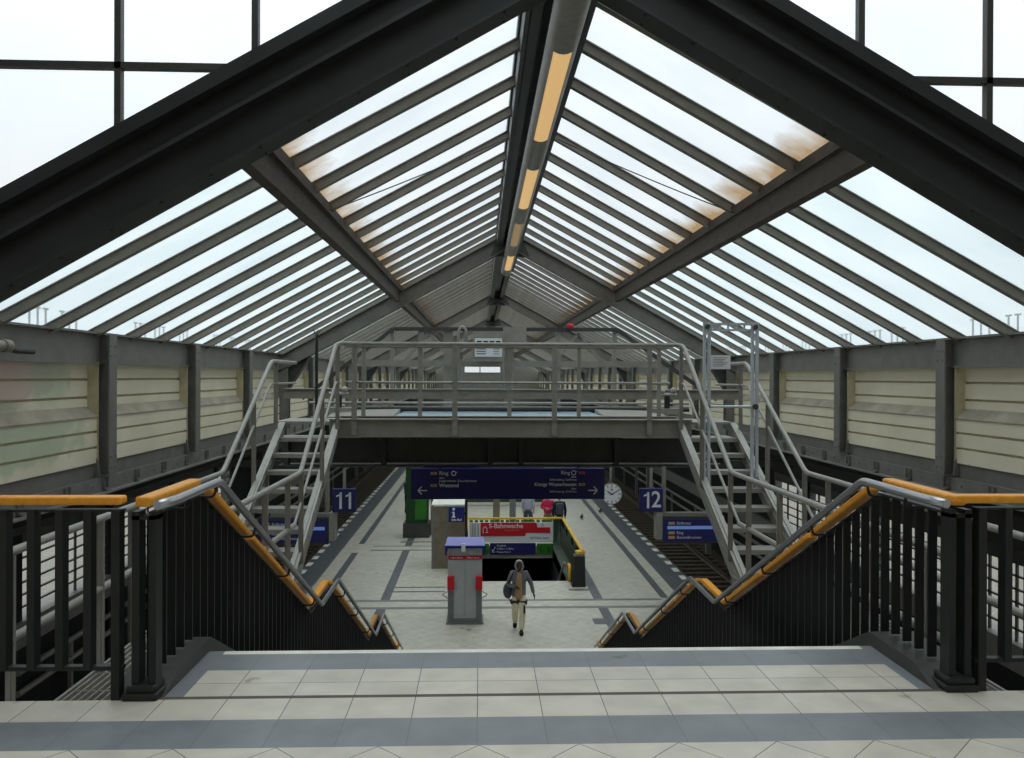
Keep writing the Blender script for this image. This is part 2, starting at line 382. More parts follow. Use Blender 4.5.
# stairwell below the opening
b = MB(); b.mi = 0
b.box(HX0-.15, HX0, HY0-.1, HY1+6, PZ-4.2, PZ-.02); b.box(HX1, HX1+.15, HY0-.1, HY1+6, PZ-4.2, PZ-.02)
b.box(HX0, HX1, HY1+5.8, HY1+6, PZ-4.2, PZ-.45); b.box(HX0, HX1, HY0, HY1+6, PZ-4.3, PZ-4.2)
wl = b.build('wall_stairwell', m_matt); tag(wl, kind='structure')
t = empty('platform_staircase', (1.3, HY0, PZ)); tag(t, 'dark staircase going down through the railed opening in the platform', 'staircase')
for k in range(14):
    b = MB(); b.box(HX0+.01, HX1-.01, HY0+.32*k, HY0+.32*(k+1)+.03, PZ-.165*(k+1)-.12, PZ-.165*(k+1)+(-.0)); b.build('step', m_conc, t)
# ballast beds and ground
b = MB(); b.box(-60, PL, -6, 140, PZ-1.3, PZ-.95); b.box(PR, 60, -6, 140, PZ-1.3, PZ-.95)
b.box(PL, HX0-.15, -6, 140, PZ-1.3, PZ-1.2); b.box(HX1+.15, PR, -6, 140, PZ-1.3, PZ-1.2)
fl3 = b.build('floor', m_ballast); tag(fl3, kind='structure')
def track(xc, label):
    t = empty('railway_track', (xc, 20, PZ-.95)); tag(t, label, 'track')
    for s in (-1, 1):
        b = MB(); x = xc+s*.735; b.box(x-.07, x+.07, 0, 120, PZ-.86, PZ-.845); b.box(x-.01, x+.01, 0, 120, PZ-.845, PZ-.75); b.box(x-.036, x+.036, 0, 120, PZ-.75, PZ-.71)
        b.build('rail', m_rail, t)
    first = None
    for k in range(95):
        if first is None:
            b = MB(); b.box(xc-1.25, xc+1.25, 18.0, 18.24, PZ-.96, PZ-.86); first = b.build('sleeper', m_sleeper, t)
        else:
            c = first.copy(); C.objects.link(c); c.parent = t; c.location = (0, .65*k, 0)
track(-7.25, 'rusty brown railway track left of the platform, beside sign 11')
track(7.95, 'rusty brown railway track right of the platform, beside sign 12')
b = MB(); b.box(PL-.05, PL+.0, PY0, PY1, PZ-.95, PZ-.02); b.box(PR, PR+.05, PY0, PY1, PZ-.95, PZ-.02)
o = b.build('wall_platform_edge', m_conc); tag(o, kind='structure')

# roof: glass, bars, purlins, ridge --------------------------------------
SL, RZ = .55, EYE+3.42                      # slope, ridge height of the glass
ROOF0, ROOF1 = 5.94, 84.0
def rz(x, off=0): return RZ - SL*abs(x-XC) + off
SG = .575                                   # the gable frame is a little steeper
def rg(x, off=0): return RZ - SG*abs(x-XC) + off
roof = empty('ceiling', (XC, ROOF0, RZ)); tag(roof, kind='structure')
pitch = 1.0045
def pane_strip(x0, x1, mat, name='roof_glass'):
    b = MB()
    th = .012
    for k in range(int((ROOF1-ROOF0)/pitch)):
        y0 = ROOF0+k*pitch+.02; y1 = y0+pitch-.04
        b._add([(x0, y0, rz(x0)), (x1, y0, rz(x1)), (x1, y1, rz(x1)), (x0, y1, rz(x0))], [(0, 1, 2, 3)])
    o = b.build(name, mat, roof); return o
EX = HW+.25
pane_strip(XC-PXS[-1], XC-.3, m_pane_l); pane_strip(XC+.2, XC+PXS[1], m_pane_r)
pane_strip(XC-EX, XC-PXS[-1], m_pane); pane_strip(XC+PXS[1], XC+EX, m_pane)
RS = {-1: .28, 1: .19}
def roof_bar(s):
    b = MB(); p = (XC+s*RS[s], ROOF0+.03, rz(XC+RS[s], -.055)); q = (XC+s*(HW+.12), ROOF0+.03, rz(XC+HW+.12, -.055))
    d = Vector((s, 0, -SL)).normalized(); n = Vector((s*SL, 0, 1)).normalized()
    P, Q = Vector(p), Vector(q)
    b.bar(P, Q, .06, .09, (0, 1, 0)); b.bar(P+n*.045, Q+n*.045, .10, .014, (0, 1, 0)); b.bar(P-n*.045, Q-n*.045, .085, .012, (0, 1, 0))
    return b.build('glazing_bar', m_steel_b, roof)
nb = int((ROOF1-ROOF0)/pitch)
for s in (-1, 1):
    f = roof_bar(s)
    for k in range(1, min(nb, 49)):
        c = f.copy(); C.objects.link(c); c.parent = roof; c.location = (0, pitch*k, 0)
b = MB()                                      # the bars beyond the first hundred, far down the hall
for s in (-1, 1):
    for k in range(49, nb+1):
        y = ROOF0+.03+pitch*k
        b.bar((XC+s*.28, y, rz(XC+.28, -.055)), (XC+s*EX, y, rz(XC+EX, -.055)), .06, .12, (0, 1, 0))
o = b.build('far_glazing_bars', m_steel_b, roof); tag(o, kind='stuff')
TR = [5.94, 19.03, 32.05, 45.1, 58.1, 71.1, 84.0]
for s in (-1, 1):
    x = XC+s*PXS[s]
    for y0, y1 in zip(TR, TR[1:]):
        b = MB(); z = rz(x)-.12
        b.box(x-.06, x+.06, y0+.13, y1-.13, z-.23, z-.215); b.box(x-.06, x+.06, y0+.13, y1-.13, z-.015, z); b.box(x-.012-.04*s, x+.012-.04*s, y0+.13, y1-.13, z-.215, z-.015)
        b.build('purlin', m_purlin, roof)
        # rusty weather strip above the purlin
        b = MB(); b.box(x-.03-s*.06, x+.05-s*.06, y0+.13, y1-.13, z, z+.115); b.build('weather_strip', m_purlin, roof)
for y0, y1 in zip(TR, TR[1:]):                # ridge box: two channels with a dark cover between
    b = MB()
    for s in (-1, 1):
        b.box(XC+s*(RS[s]-.03), XC+s*(RS[s]+.02), y0+.1, y1-.1, RZ-.42, RZ-.12); b.box(XC+s*(RS[s]-.12), XC+s*(RS[s]-.02), y0+.1, y1-.1, RZ-.42, RZ-.40)
        b.box(XC+s*(RS[s]-.12), XC+s*(RS[s]-.10), y0+.1, y1-.1, RZ-.40, RZ-.16)
    b.box(XC-.30, XC+.21, y0+.1, y1-.1, RZ-.15, RZ-.12)
    b.build('ridge_beam', m_steel_d, roof)
b = MB(); b.prism([(XC-.33, RZ-.17), (XC, RZ+.02), (XC+.23, RZ-.11), (XC+.23, RZ-.05), (XC, RZ+.08), (XC-.33, RZ-.10)], 'y', ROOF0, ROOF1); b.build('ridge_cap', m_steel_d, roof)

# roof trusses ---------------------------------------------------------
WX = {-1: XC-HW, 1: XC+HW}                    # wall inner faces -4.50 / 5.82
def truss(y, label, dz=0):
    t = empty('roof_truss', (XC, y, 0)); tag(t, label, 'truss', None)
    rz_ = rg if dz else rz
    for s in (-1, 1):
        b = MB(); w = .24; n = Vector((s*SL, 0, 1)).normalized()
        x1 = XC+s*(HW+.05)
        off = -.29
        P = Vector((XC, y, RZ-.29-.02)); Q = Vector((x1, y, rz(x1, -.31)))
        # trapezoid rafter: web plus two flanges, mitred at the ridge
        def plate(z0, z1, ya, yb):
            b.prism([(XC, RZ+z0), (x1, rz_(x1, z0)), (x1, rz_(x1, z1)), (XC, RZ+z1)], 'y', ya, yb)
        plate(-.48-dz, -.455-dz, y-w/2, y+w/2); plate(-.13-dz, -.105-dz, y-w/2, y+w/2); plate(-.455-dz, -.13-dz, y-.02, y+.02)
        for k in range(14):                   # rivet pairs on the soffit flange
            xx = XC+s*(.5+k*.34)
            for dy in (-.08, .08): b.sphere((xx, y+dy, rz_(xx, -.482-dz)), .014, 6)
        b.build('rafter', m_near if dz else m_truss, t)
        b = MB(); xa = WX[s]
        b.box(xa-s*.16, xa+s*.06, y-.12, y-.10, .36, 1.95); b.box(xa-s*.16, xa+s*.06, y+.10, y+.12, .36, 1.95); b.box(xa-s*.06, xa-s*.04, y-.1, y+.1, .36, 1.95)
        b.build('column', m_steel, t)
        b = MB(); zt = rz_(xa, -.45)
        b.prism([(xa, zt-.42), (xa-s*.16, zt-.42), (xa-s*.62, zt-.0+.62*SL-.02), (xa, zt)], 'y', y-.015, y+.015)
        b.bar((xa-s*.16, y, zt-.44), (xa-s*.64, y, zt+.62*SL-.03), .22, .018, (0, 1, 0))
        b.build('knee_plate', m_steel_d, t)
    b = MB(); b.prism([(XC-.45, RZ-.50-.18), (XC+.45, RZ-.50-.18), (XC+.30, RZ-.3), (XC-.30, RZ-.3)], 'y', y-.06, y+.06)
    for i in range(-3, 4):
        b.sphere((XC+i*.11, y-.065, RZ-.60), .016, 6)
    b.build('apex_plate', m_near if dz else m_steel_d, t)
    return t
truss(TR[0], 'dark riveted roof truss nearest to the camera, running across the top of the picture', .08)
names = ['grey roof truss right behind the end of the tube lamp', 'third roof truss down the hall, above the platform bridge handrail',
         'fourth roof truss down the hall, small grey frame beyond', 'fifth roof truss down the hall, tiny frame beyond', 'sixth roof truss, almost at the far end of the hall']
for y, nme in zip(TR[1:], names): truss(y, nme)
# deep gable beam over the nearest truss
g = empty('gable_beam', (XC, 5.9, RZ)); tag(g, 'near black deep stepped gable beam above the nearest truss, under the sky windows', 'beam')
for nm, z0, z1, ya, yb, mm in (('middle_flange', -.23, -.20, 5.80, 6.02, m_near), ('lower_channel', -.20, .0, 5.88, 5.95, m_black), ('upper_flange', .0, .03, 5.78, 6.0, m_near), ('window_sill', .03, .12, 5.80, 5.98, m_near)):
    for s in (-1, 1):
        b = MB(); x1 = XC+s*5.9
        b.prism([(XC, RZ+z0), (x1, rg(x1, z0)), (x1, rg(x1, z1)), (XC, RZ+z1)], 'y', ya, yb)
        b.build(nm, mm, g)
# gable glazing above it
b = MB(); Yg = 5.88
wn = empty('window_1', (XC, Yg, RZ)); tag(wn, kind='structure')
for x in (-5.2, -4.3, -3.45, -2.52, -1.58, -.61, .31, 1.23, 1.93, 2.72, 3.66, 4.5, 5.4, 6.3):
    b = MB(); b.box(x-.022, x+.022, Yg-.03, Yg+.03, max(1.8, rg(x, .10)), 7.0); b.build('mullion', m_steel_d, wn)
b = MB(); xg = (RZ+.1-3.70)/SG; b.box(-5.6, XC-xg, Yg-.03, Yg+.03, 3.68, 3.725); b.box(XC+xg, 6.9, Yg-.03, Yg+.03, 3.68, 3.725); b.box(-6, 7, Yg-.03, Yg+.03, 5.3, 5.35); b.build('transom', m_steel_d, wn)
b = MB(); b.prism([(-5.2, rg(-5.2, .04)), (XC, RZ+.04), (6.5, rg(6.5, .04)), (6.5, 7), (-5.2, 7)], 'y', Yg-.004, Yg+.004); b.build('pane', m_clear, wn)

# roof over the near hall (behind and above the camera): plain, dark
b = MB(); b.box(-12, -2.8, -10, 5.9, 7.0, 7.2); b.box(4, 13, -10, 5.9, 7.0, 7.2); b.box(-2.8, 4, -10, -.5, 7, 7.2); b.box(-2.8, 4, 5.0, 5.9, 7, 7.2); o = b.build('ceiling', m_steel_d); tag(o, kind='structure')
b = MB(); b.box(-2.8, 4, -.5, 5.0, 7.08, 7.09); o = b.build('added_skylight', m_clear); tag(o, kind='structure')  # unseen skylight, added to brighten the tiles near the camera
b = MB(); b.box(-12, -11.8, -10, 5.9, 0, 1.6); b.box(-12, -11.8, -10, 5.9, 5.2, 7); b.box(-12, -5.2, 5.86, 5.9, 3.0, 7.0); o = b.build('wall_left', m_steel); tag(o, kind='structure')
b = MB(); b.box(12.8, 13, -10, 5.9, 0, 1.6); b.box(12.8, 13, -10, 5.9, 5.2, 7); b.box(6.5, 13, 5.86, 5.9, 3.0, 7.0); o = b.build('wall_right', m_steel); tag(o, kind='structure')
b = MB(); b.box(-12, 13, -10.2, -10, 0, 7.2); o = b.build('wall_back', m_board); tag(o, kind='structure')

# side walls of the hall --------------------------------------------------
def side_wall(s, name):
    X = WX[s]; w = empty(name, (X, 4, 0)); tag(w, kind='structure')
    y0, y1 = 4.05, 84.0
    b = MB()                                   # top channel
    b.box(X+s*.05, X+s*.09, y0, y1, 1.70, 2.05); b.box(X-s*.02, X+s*.09, y0, y1, 2.035, 2.06); b.box(X, X+s*.09, y0, y1, 1.685, 1.70)
    b.build('top_channel', m_steel, w)
    b = MB(); b.box(X+s*.06, X+s*.09, y0, y1, .30, .52); b.build('plinth_strip', m_steel, w)
    b = MB()                                   # bottom angle with rivets
    b.box(X-s*.01, X+s*.02, y0, y1, .17, .34); b.box(X-s*.10, X+s*.02, y0, y1, .150, .170)
    b.build('bottom_angle', m_steel, w)
    b = MB(); b.box(X+s*.30, X+s*.52, y0, y1, 1.93, 1.95); b.box(X+s*.50, X+s*.52, y0, y1, 1.95, 2.0); b.build('gutter', m_steel_d, w)
    rv = MB()
    for k in range(70):
        y = 5+k*.3
        if (k % 3): rv.sphere((X-s*.018, y, .25), .014, 6)
    o = rv.build('rivets', m_steel, w); tag(o, kind='stuff')
    # brackets on the angle
    f = None
    for k in range(24):
        y = 5.5+k*.92
        if f is None:
            b = MB(); b.box(X-s*.06, X-s*.01, y-.05, y+.05, .19, .205); b.box(X-s*.04, X-s*.01, y-.055, y-.045, .19, .33); b.box(X-s*.04, X-s*.01, y+.045, y+.055, .19, .33); f = b.build('bracket', m_steel, w); y00 = y
        else:
            c = f.copy(); C.objects.link(c); c.parent = w; c.location = (0, y-y00, 0)
    post = bay = cheek = None
    for k in range(27):
        y = 4.08+3.0*k-.05
        dy = Vector((0, 3.0*k, 0))
        if post is None:
            b = MB(); b.box(X-s*.10, X-s*.08, y, y+.20, .36, 2.03); b.box(X+s*.10, X+s*.12, y, y+.20, .36, 2.03); b.box(X-s*.08, X+s*.1, y+.09, y+.11, .36, 2.03)
            for zz in (.45, .58, 1.78, 1.90): b.sphere((X-s*.10, y+.05, zz), .014, 6); b.sphere((X-s*.10, y+.15, zz), .014, 6)
            b.prism([(X-s*.01, .36), (X+s*.10, .36), (X+s*.1, .75), (X+s*.02, .55)], 'y', y-.06, y-.02)
            post = b.build('post', m_steel, w)
            ya, yb = y+.21, y+3.0-.01
            b = MB(); xb = X+s*.14; xf = X+s*.03
            for za, zb in ((1.515, 1.71), (1.305, 1.485), (1.16, 1.275)): b.box(xb, xb+s*.03, ya, yb, za, zb)
            for za, zb in ((.90, 1.05), (.715, .87), (.515, .685)): b.box(xf, xf+s*.03, ya, yb, za, zb)
            bay = b.build('cream_boards', m_board, w)
            b = MB(); b.box(xb+s*.03, xb+s*.05, ya, yb, .4, 1.72)
            b.box(xf+s*.03, xf+s*.04, ya, yb, .50, 1.06)
            back = b.build('dark_backing', m_cheek, w)
            b = MB(); b.prism([(X+s*.02, .5), (X+s*.17, .5), (X+s*.17, 1.71), (X+s*.02, 1.71)], 'y', yb-.03, yb)
            cheek = b.build('cheek_board', m_cheek, w)
            b = MB(); b.prism([(xb, 1.18), (xf-s*.01, 1.065), (xf-s*.01, 1.05), (xb+s*.03, 1.15)], 'y', ya, yb); sill = b.build('grimy_sill', m_sill, w)
        else:
            for src in (post, bay, back, cheek, sill):
                c = src.copy(); C.objects.link(c); c.parent = w; c.location = src.location+dy
    return w
side_wall(-1, 'wall_left'); side_wall(1, 'wall_right')
# snow hooks on the gutters outside
hk = None
for s in (-1, 1):
    for k in range(18):
        y = 8.2+k*.93 + (0, .12, -.1)[k % 3]; x = WX[s]+s*.42
        if k % 4 == 3: continue
        for dy in (0, .17, .34):
            if hk is None:
                b = MB(); b.box(x-.008, x+.008, y-.008, y+.008, 1.95, 2.30); b.box(x-.008, x+.008, y-.05, y+.05, 2.29, 2.31); hk = b.build('gutter_bracket', m_black)
                hk['label'] = 'tiny T shaped bracket standing on the outer gutter, seen through the lowest roof glass'; hk['category'] = 'bracket'; hk['group'] = 'brackets along the outer gutters'
            else:
                c = hk.copy(); C.objects.link(c); c.location = (x, y+dy, 1.95)
# far gable
b = MB(); b.mi = 0
Y = 84.2
b.box(-6, -1.6, Y, Y+.1, .1, 5); b.box(2.0, 7, Y, Y+.1, .1, 5); b.box(-1.6, 2.0, Y, Y+.1, 3.05, 5.2); b.box(-1.6, 2.0, Y, Y+.1, .1, 1.9); b.box(-9, 10, Y+2, Y+2.1, PZ, .1)
o = b.build('wall_far', m_steel); tag(o, kind='structure')
w = empty('window_2', (.2, Y, 1.9)); tag(w, kind='structure')
b = MB(); b.box(-1.6, 2.0, Y+.03, Y+.05, 1.9, 3.05); b.build('pane', m_clear, w)
b = MB(); b.box(-1.6, 2.0, Y, Y+.08, 1.86, 1.96); b.box(-.1, 0, Y, Y+.08, 1.9, 3.05); b.box(-1.6, 2.0, Y, Y+.08, 3.0, 3.1); b.build('frame', m_steel, w)
# side roofs over the tracks and outer walls with gridded windows
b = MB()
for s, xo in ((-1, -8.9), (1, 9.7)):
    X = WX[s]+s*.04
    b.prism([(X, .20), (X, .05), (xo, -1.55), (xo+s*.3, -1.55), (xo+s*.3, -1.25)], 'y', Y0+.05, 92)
o = b.build('ceiling', m_matt); tag(o, kind='structure')
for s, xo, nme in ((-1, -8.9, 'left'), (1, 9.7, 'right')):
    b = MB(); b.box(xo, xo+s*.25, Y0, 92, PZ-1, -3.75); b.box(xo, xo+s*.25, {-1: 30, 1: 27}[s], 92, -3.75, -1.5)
    o = b.build('wall_'+nme, m_matt); tag(o, kind='structure')
    b = MB(); b.box(xo-s*.08, xo+s*.3, Y0, 92, -3.72, -3.25); b.box(xo-s*.14, xo+s*.3, Y0, 92, -3.25, -3.2); o = b.build('trim_'+nme, m_steel); tag(o, kind='structure')
    w = empty('window_3' if s < 0 else 'window_4', (xo, Y0, -3.2)); tag(w, kind='structure')
    YE = {-1: 30, 1: 27}[s]
    b = MB(); b.box(xo-s*.01, xo+s*.08, Y0, YE, -1.80, -1.5); b.build('head_beam', m_black, w)
    for k in range(int((YE-Y0)/.8)):
        y = Y0+.2+k*.8
        b = MB(); b.box(xo, xo+s*.05, y-.018, y+.018, -3.2, -1.5); b.build('mullion', m_black, w)
        if k % 5 == 0:
            b = MB(); b.box(xo-s*.05, xo+s*.2, y-.15, y+.15, PZ-.9, -1.4); b.build('pier', m_matt, w)
    for z in (-2.98, -2.74, -2.5, -2.26, -2.02):
        b = MB(); b.box(xo, xo+s*.05, Y0, YE, z-.018, z+.018); b.build('glazing_rail', m_black, w)
    b = MB(); b.box(xo+s*.02, xo+s*.03, Y0, YE, -3.2, -1.5); b.build('pane', m_clear, w)
    # pale street side building beyond
    col = paint('facade_'+nme, srgb(196, 192, 182) if s < 0 else srgb(190, 170, 158), .8, noise=.2, scale=1.2)
    bt = empty('street_building', (xo+s*16, 24, PZ-1)); tag(bt, 'pale long building outside, seen through the gridded windows on the %s' % nme, 'building')
    b = MB(); b.box(xo+s*16, xo+s*24, 2, 60, PZ-1, 1.2 if s > 0 else -.4); b.build('wall', col, bt)
    for k in range(12):
        b = MB(); b.box(xo+s*15.95, xo+s*16.1, 6+k*4.2, 8+k*4.2, -3.4, -1.6); b.build('window', m_steel_d, bt)
b = MB(); b.box(-60, -9.2, -6, 140, -4.4, -4.3); b.box(10, 60, -6, 140, -4.4, -4.3); o = b.build('floor', m_conc); tag(o, kind='structure')

m_steel = paint('bridge_steel_paint', srgb(138, 135, 127), .5, noise=.16, scale=4)
# ================================================================== STAIRS DOWN TO THE PLATFORM
FL = [(4.735, 7.85), (8.85, 11.95), (12.95, 16.1)]
st = empty('staircase', (.38, 4.735, PZ)); tag(st, 'wide staircase with two landings dropping from the tiled floor edge to the platform', 'staircase')
z = 0.0
for k, (a, c) in enumerate(FL):
    n = 10; tr_ = (c-a)/n; b = MB()
    prof = [(a, z-.3), (a, z)]
    for i in range(n):
        prof += [(a+tr_*i, z-.156*(i+1)), (a+tr_*(i+1), z-.156*(i+1))]
    prof += [(c, z-1.56-.3)]
    b.prism(prof, 'x', -1.75, 2.5); b.build('flight', m_conc, st); z -= 1.56
    if k < 2: b = MB(); b.box(-1.75, 2.5, c, FL[k+1][0], z-.3, z); b.build('landing', m_conc, st)
RAIL = [(4.07, .945), (4.84, .945), (7.94, -.62), (8.88, -.61), (12.05, -2.19), (13.08, -2.18), (16.2, -3.74), (16.7, -3.74)]
BASE = [(4.07, .0), (4.25, .075), (4.76, .075), (7.88, -1.48), (8.85, -1.48), (11.97, -3.04), (12.95, -3.04), (16.1, -4.60), (16.7, -4.60)]
def balustrade(s, label):
    xi = {-1: -1.50, 1: 2.27}[s]               # steel tube line
    xw = xi+s*.12                              # wooden rail / baluster line
    t = empty('stair_balustrade', (xw, 4.07, 0)); tag(t, label, 'balustrade')
    b = MB(); b.tube(arc_pts([(xi+s*.04, 4.02, .935), (xi, 4.16, .94)]+[(xi, y, z) for y, z in RAIL[1:-1]], .05), .023, 12); b.build('steel_handrail', m_inox, t, smooth=True)
    # orange wooden rail in pieces
    segs = []
    for (ya, za), (yb, zb) in zip(RAIL, RAIL[1:]):
        L = yb-ya
        if abs(zb-za) < .05: segs.append((ya if ya > 4.1 else 4.05, za, yb-.06 if ya < 4.1 else yb-.12, zb, .05))
        else:
            n = 3
            for i in range(n):
                a, c = ya+L*i/n+.10*(i == 0), ya+L*(i+1)/n-.035
                segs.append((a, lerp(RAIL, a), c, lerp(RAIL, c), .045))
    for a, za, c, zc, h in segs:
        b = MB(); b.bar((xw, a, za), (xw, c, zc), .075, h); b.build('wooden_rail', m_wood, t, bevel=.012)
    b = MB()                                   # flat bar under the wood
    for (ya, za), (yb, zb) in zip(RAIL, RAIL[1:]): b.bar((xw, ya, za-.075), (xw, yb, zb-.075), .05, .012)
    b.build('top_flat', m_black, t)
    for yb in (4.35, 4.78, 5.6, 6.6, 7.6, 8.3, 9.3, 10.3, 11.4, 12.5, 13.5, 14.5, 15.5):
        zz = lerp(RAIL, yb); b = MB(); b.tube(arc_pts([(xi, yb, zz-.02), (xi+s*.01, yb, zz-.08), (xw, yb, zz-.08)], .03), .008, 6); b.build('bracket', m_black, t)
    first = None; n = 97
    for k in range(n):
        y = 4.17+k*.1275
        zt, zb = lerp(RAIL, y)-.08, lerp(BASE, y)+.01
        b = MB(); b.box(xw-.024, xw+.024, y-.006, y+.006, zb, zt); b.build('baluster', m_black, t)
    b = MB()                                   # kerb with sloping string
    poly = [(y, z) for y, z in BASE]+[(y, z-.5) for y, z in reversed(BASE)]
    x0, x1 = (xi-.02, xi-.27) if s < 0 else (xi+.0, xi+.27)
    for (ya, za), (yb, zb) in zip(BASE, BASE[1:]):
        b._add([(x, y, zz) for x in (min(x0, x1), max(x0, x1)) for y, zz in ((ya, za-.45), (yb, zb-.45), (yb, zb), (ya, za))], [(3,2,1,0),(4,5,6,7),(0,1,5,4),(1,2,6,5),(2,3,7,6),(3,0,4,7)])
    b.build('kerb', m_steel_d, t)
    xn = xw-s*.0
    b = MB(); b.box(xn-.05, xn-.015, 4.05, 4.13, .05, .90); b.box(xn+.03, xn+.065, 4.05, 4.13, .05, .90); b.box(xn-.05, xn+.065, 4.05, 4.13, .86, .88); b.build('newel', m_black, t)
    b = MB(); b.box(xn-.085, xn+.085, 4.01, 4.17, 0, .035); b.box(xn-.07, xn+.07, 4.02, 4.16, .035, .07); b.build('newel_foot', m_black, t, bevel=.01)
    return t
balustrade(-1, 'left stair balustrade of black bars with orange wooden rail and steel tube')
balustrade(1, 'right stair balustrade of black bars with orange wooden rail and steel tube')
def cross_rail(s, label):
    xa = {-1: -1.71, 1: 2.47}[s]; xe = xa+s*6.0
    t = empty('landing_railing', (xa, 4.06, 0)); tag(t, label, 'railing')
    b = MB(); b.box(xa+(-.0 if s < 0 else -.12), xe, 4.02, 4.10, .935, .975); b.build('wooden_rail', m_wood, t, bevel=.01)
    b = MB(); b.box(xa, xe, 4.04, 4.08, .90, .912); b.build('top_flat', m_black, t)
    b = MB(); b.box(xa, xe, 4.04, 4.08, .14, .16); b.build('bottom_rail', m_black, t)
    k = 0; x = xa+s*.03
    while abs(x-xa) < 5.9:
        post = k % 7 == 0
        w = .02 if post else .018
        b = MB(); b.box(x-w, x+w, 4.03, 4.09, .0 if post else .15, .91); b.build('post' if post else 'baluster', m_black, t)
        x += s*.132; k += 1
    return t
cross_rail(-1, 'black landing railing with orange top rail left of the stair head')
cross_rail(1, 'black landing railing with orange top rail right of the stair head')

# ================================================================== MAINTENANCE BRIDGE
DZ = .95
br = empty('service_bridge', (.4, 11.1, .75)); tag(br, 'grey steel service bridge crossing the hall above the blue direction sign', 'bridge')
b = MB(); b.box(-2.72, 3.42, 11.1, 12.0, DZ-.03, DZ); b.build('deck', m_steel, br)
for y, nme in ((11.1, 'edge_beam'), (12.0, 'edge_beam')):
    b = MB(); b.box(-2.0, 2.85, y-.01, y+.01, .74, DZ+.03); b.box(-2.0, 2.85, y-.05, y+.01, DZ+.02, DZ+.035); b.box(-2.0, 2.85, y-.05, y+.01, .735, .75); b.build(nme, m_steel, br)
def xl(a): return a
b = MB(); b.tube([(-1.87, 11.08, 1.985), (2.67, 11.08, 1.985)], .026, 10); b.build('front_handrail', m_galv, br, smooth=True)
b = MB(); b.tube([(-1.75, 11.08, 1.47), (2.55, 11.08, 1.47)], .015, 8); b.build('front_midrail', m_galv, br, smooth=True)
b = MB(); b.tube([(-1.95, 12.0, 1.985), (2.75, 12.0, 1.985)], .024, 10); b.build('back_handrail', m_steel, br, smooth=True)
b = MB(); b.tube([(-1.95, 12.0, 1.47), (2.75, 12.0, 1.47)], .014, 8); b.build('back_midrail', m_steel, br, smooth=True)
for x in (-1.67, -.34, .99, 2.27): b = MB(); b.box(x-.035, x+.035, 11.06, 11.075, .77, 1.97); b.box(x-.008, x+.008, 11.075, 11.11, .77, 1.97); b.build('front_post', m_galv, br)
for x in (-1.68, -.87, .42, 1.43, 2.6): b = MB(); b.box(x-.03, x+.03, 12.0, 12.015, .80, 1.97); b.build('back_post', m_steel, br)
b = MB(); b.box(-1.6, 1.9, 11.05, 11.07, .73, .745)
for k in range(36): b.box(-1.6+k*.1, -1.57+k*.1, 11.1, 12.0, .70, .74)
o = b.build('grating', m_rust, br); tag(o, kind='stuff')
# big riveted girder below and behind
gd = empty('bridge_girder', (.66, 12.2, .2)); tag(gd, 'very dark riveted girder under the service bridge, above the direction sign', 'girder')
b = MB(); b.box(-2.9, 3.7, 12.19, 12.21, .29, .66); b.build('web', m_steel_d, gd)
b = MB(); b.box(-2.9, 3.7, 12.05, 12.35, .66, .68); b.build('top_flange', m_steel, gd)
b = MB(); b.box(-2.9, 3.7, 12.05, 12.35, .25, .27); b.build('bottom_flange', m_steel_d, gd)
rv = MB()
for k in range(41):
    rv.sphere((-2.8+k*.155, 12.185, .32), .016, 6); rv.sphere((-2.8+k*.155, 12.185, .62), .012, 6)
o = rv.build('rivets', m_steel_d, gd); tag(o, kind='stuff')
for x in (-2.8, -1.4, .15, .6, 2.0, 3.6): b = MB(); b.box(x-.035, x+.035, 12.08, 12.19, .27, .66); b.build('stiffener', m_steel_d, gd)
# a lighter second girder farther on, with pipes
g2 = empty('cross_beam', (.6, 14.5, 1.1)); tag(g2, 'brown grey box beam across the hall just beyond the service bridge', 'beam')
b = MB(); b.box(-3.4, 4.6, 14.5, 14.8, 1.16, 1.32); b.build('beam', m_steel_b, g2)
b = MB(); b.box(-3.4, 4.6, 14.46, 14.84, 1.32, 1.335); b.build('cap', m_steel, g2)
for k, (zz, r) in enumerate(((1.10, .022), (1.03, .02), (.99, .035))):
    b = MB(); b.tube([(-2.9+.1*k, 14.2, zz), (3.6, 14.2, zz)], r, 8); o = b.build('crossing_pipe', (m_galv, m_steel, m_black)[k]); tag(o, ('thin bright pipe', 'thin grey pipe', 'thick black pipe')[k]+' running across the hall behind the service bridge railing', 'pipe')
for x, s in ((-2.35, -1), (3.15, 1)):          # valve clusters at both ends
    t = empty('pipe_valve', (x, 13.9, .95)); tag(t, 'dark pipe valve cluster at the %s end of the pipes behind the bridge' % ('left' if s < 0 else 'right'), 'valve')
    b = MB(); b.tube([(x, 13.9, .95), (x, 13.9, 1.24)], .05, 10); b.build('valve_body', m_black, t)
    b = MB(); b.tube([(x-.16, 13.88, 1.26), (x+.16, 13.88, 1.26)], .03, 8); b.sphere((x+.1, 13.88, 1.33), .055, 10); b.sphere((x-.08, 13.88, 1.31), .045, 10); b.build('hand_wheel', m_galv, t)
    b = MB(); b.box(x-.3*1, x+.25, 13.8, 14.1, .93, 1.03); b.build('foot_plate', m_steel, t)
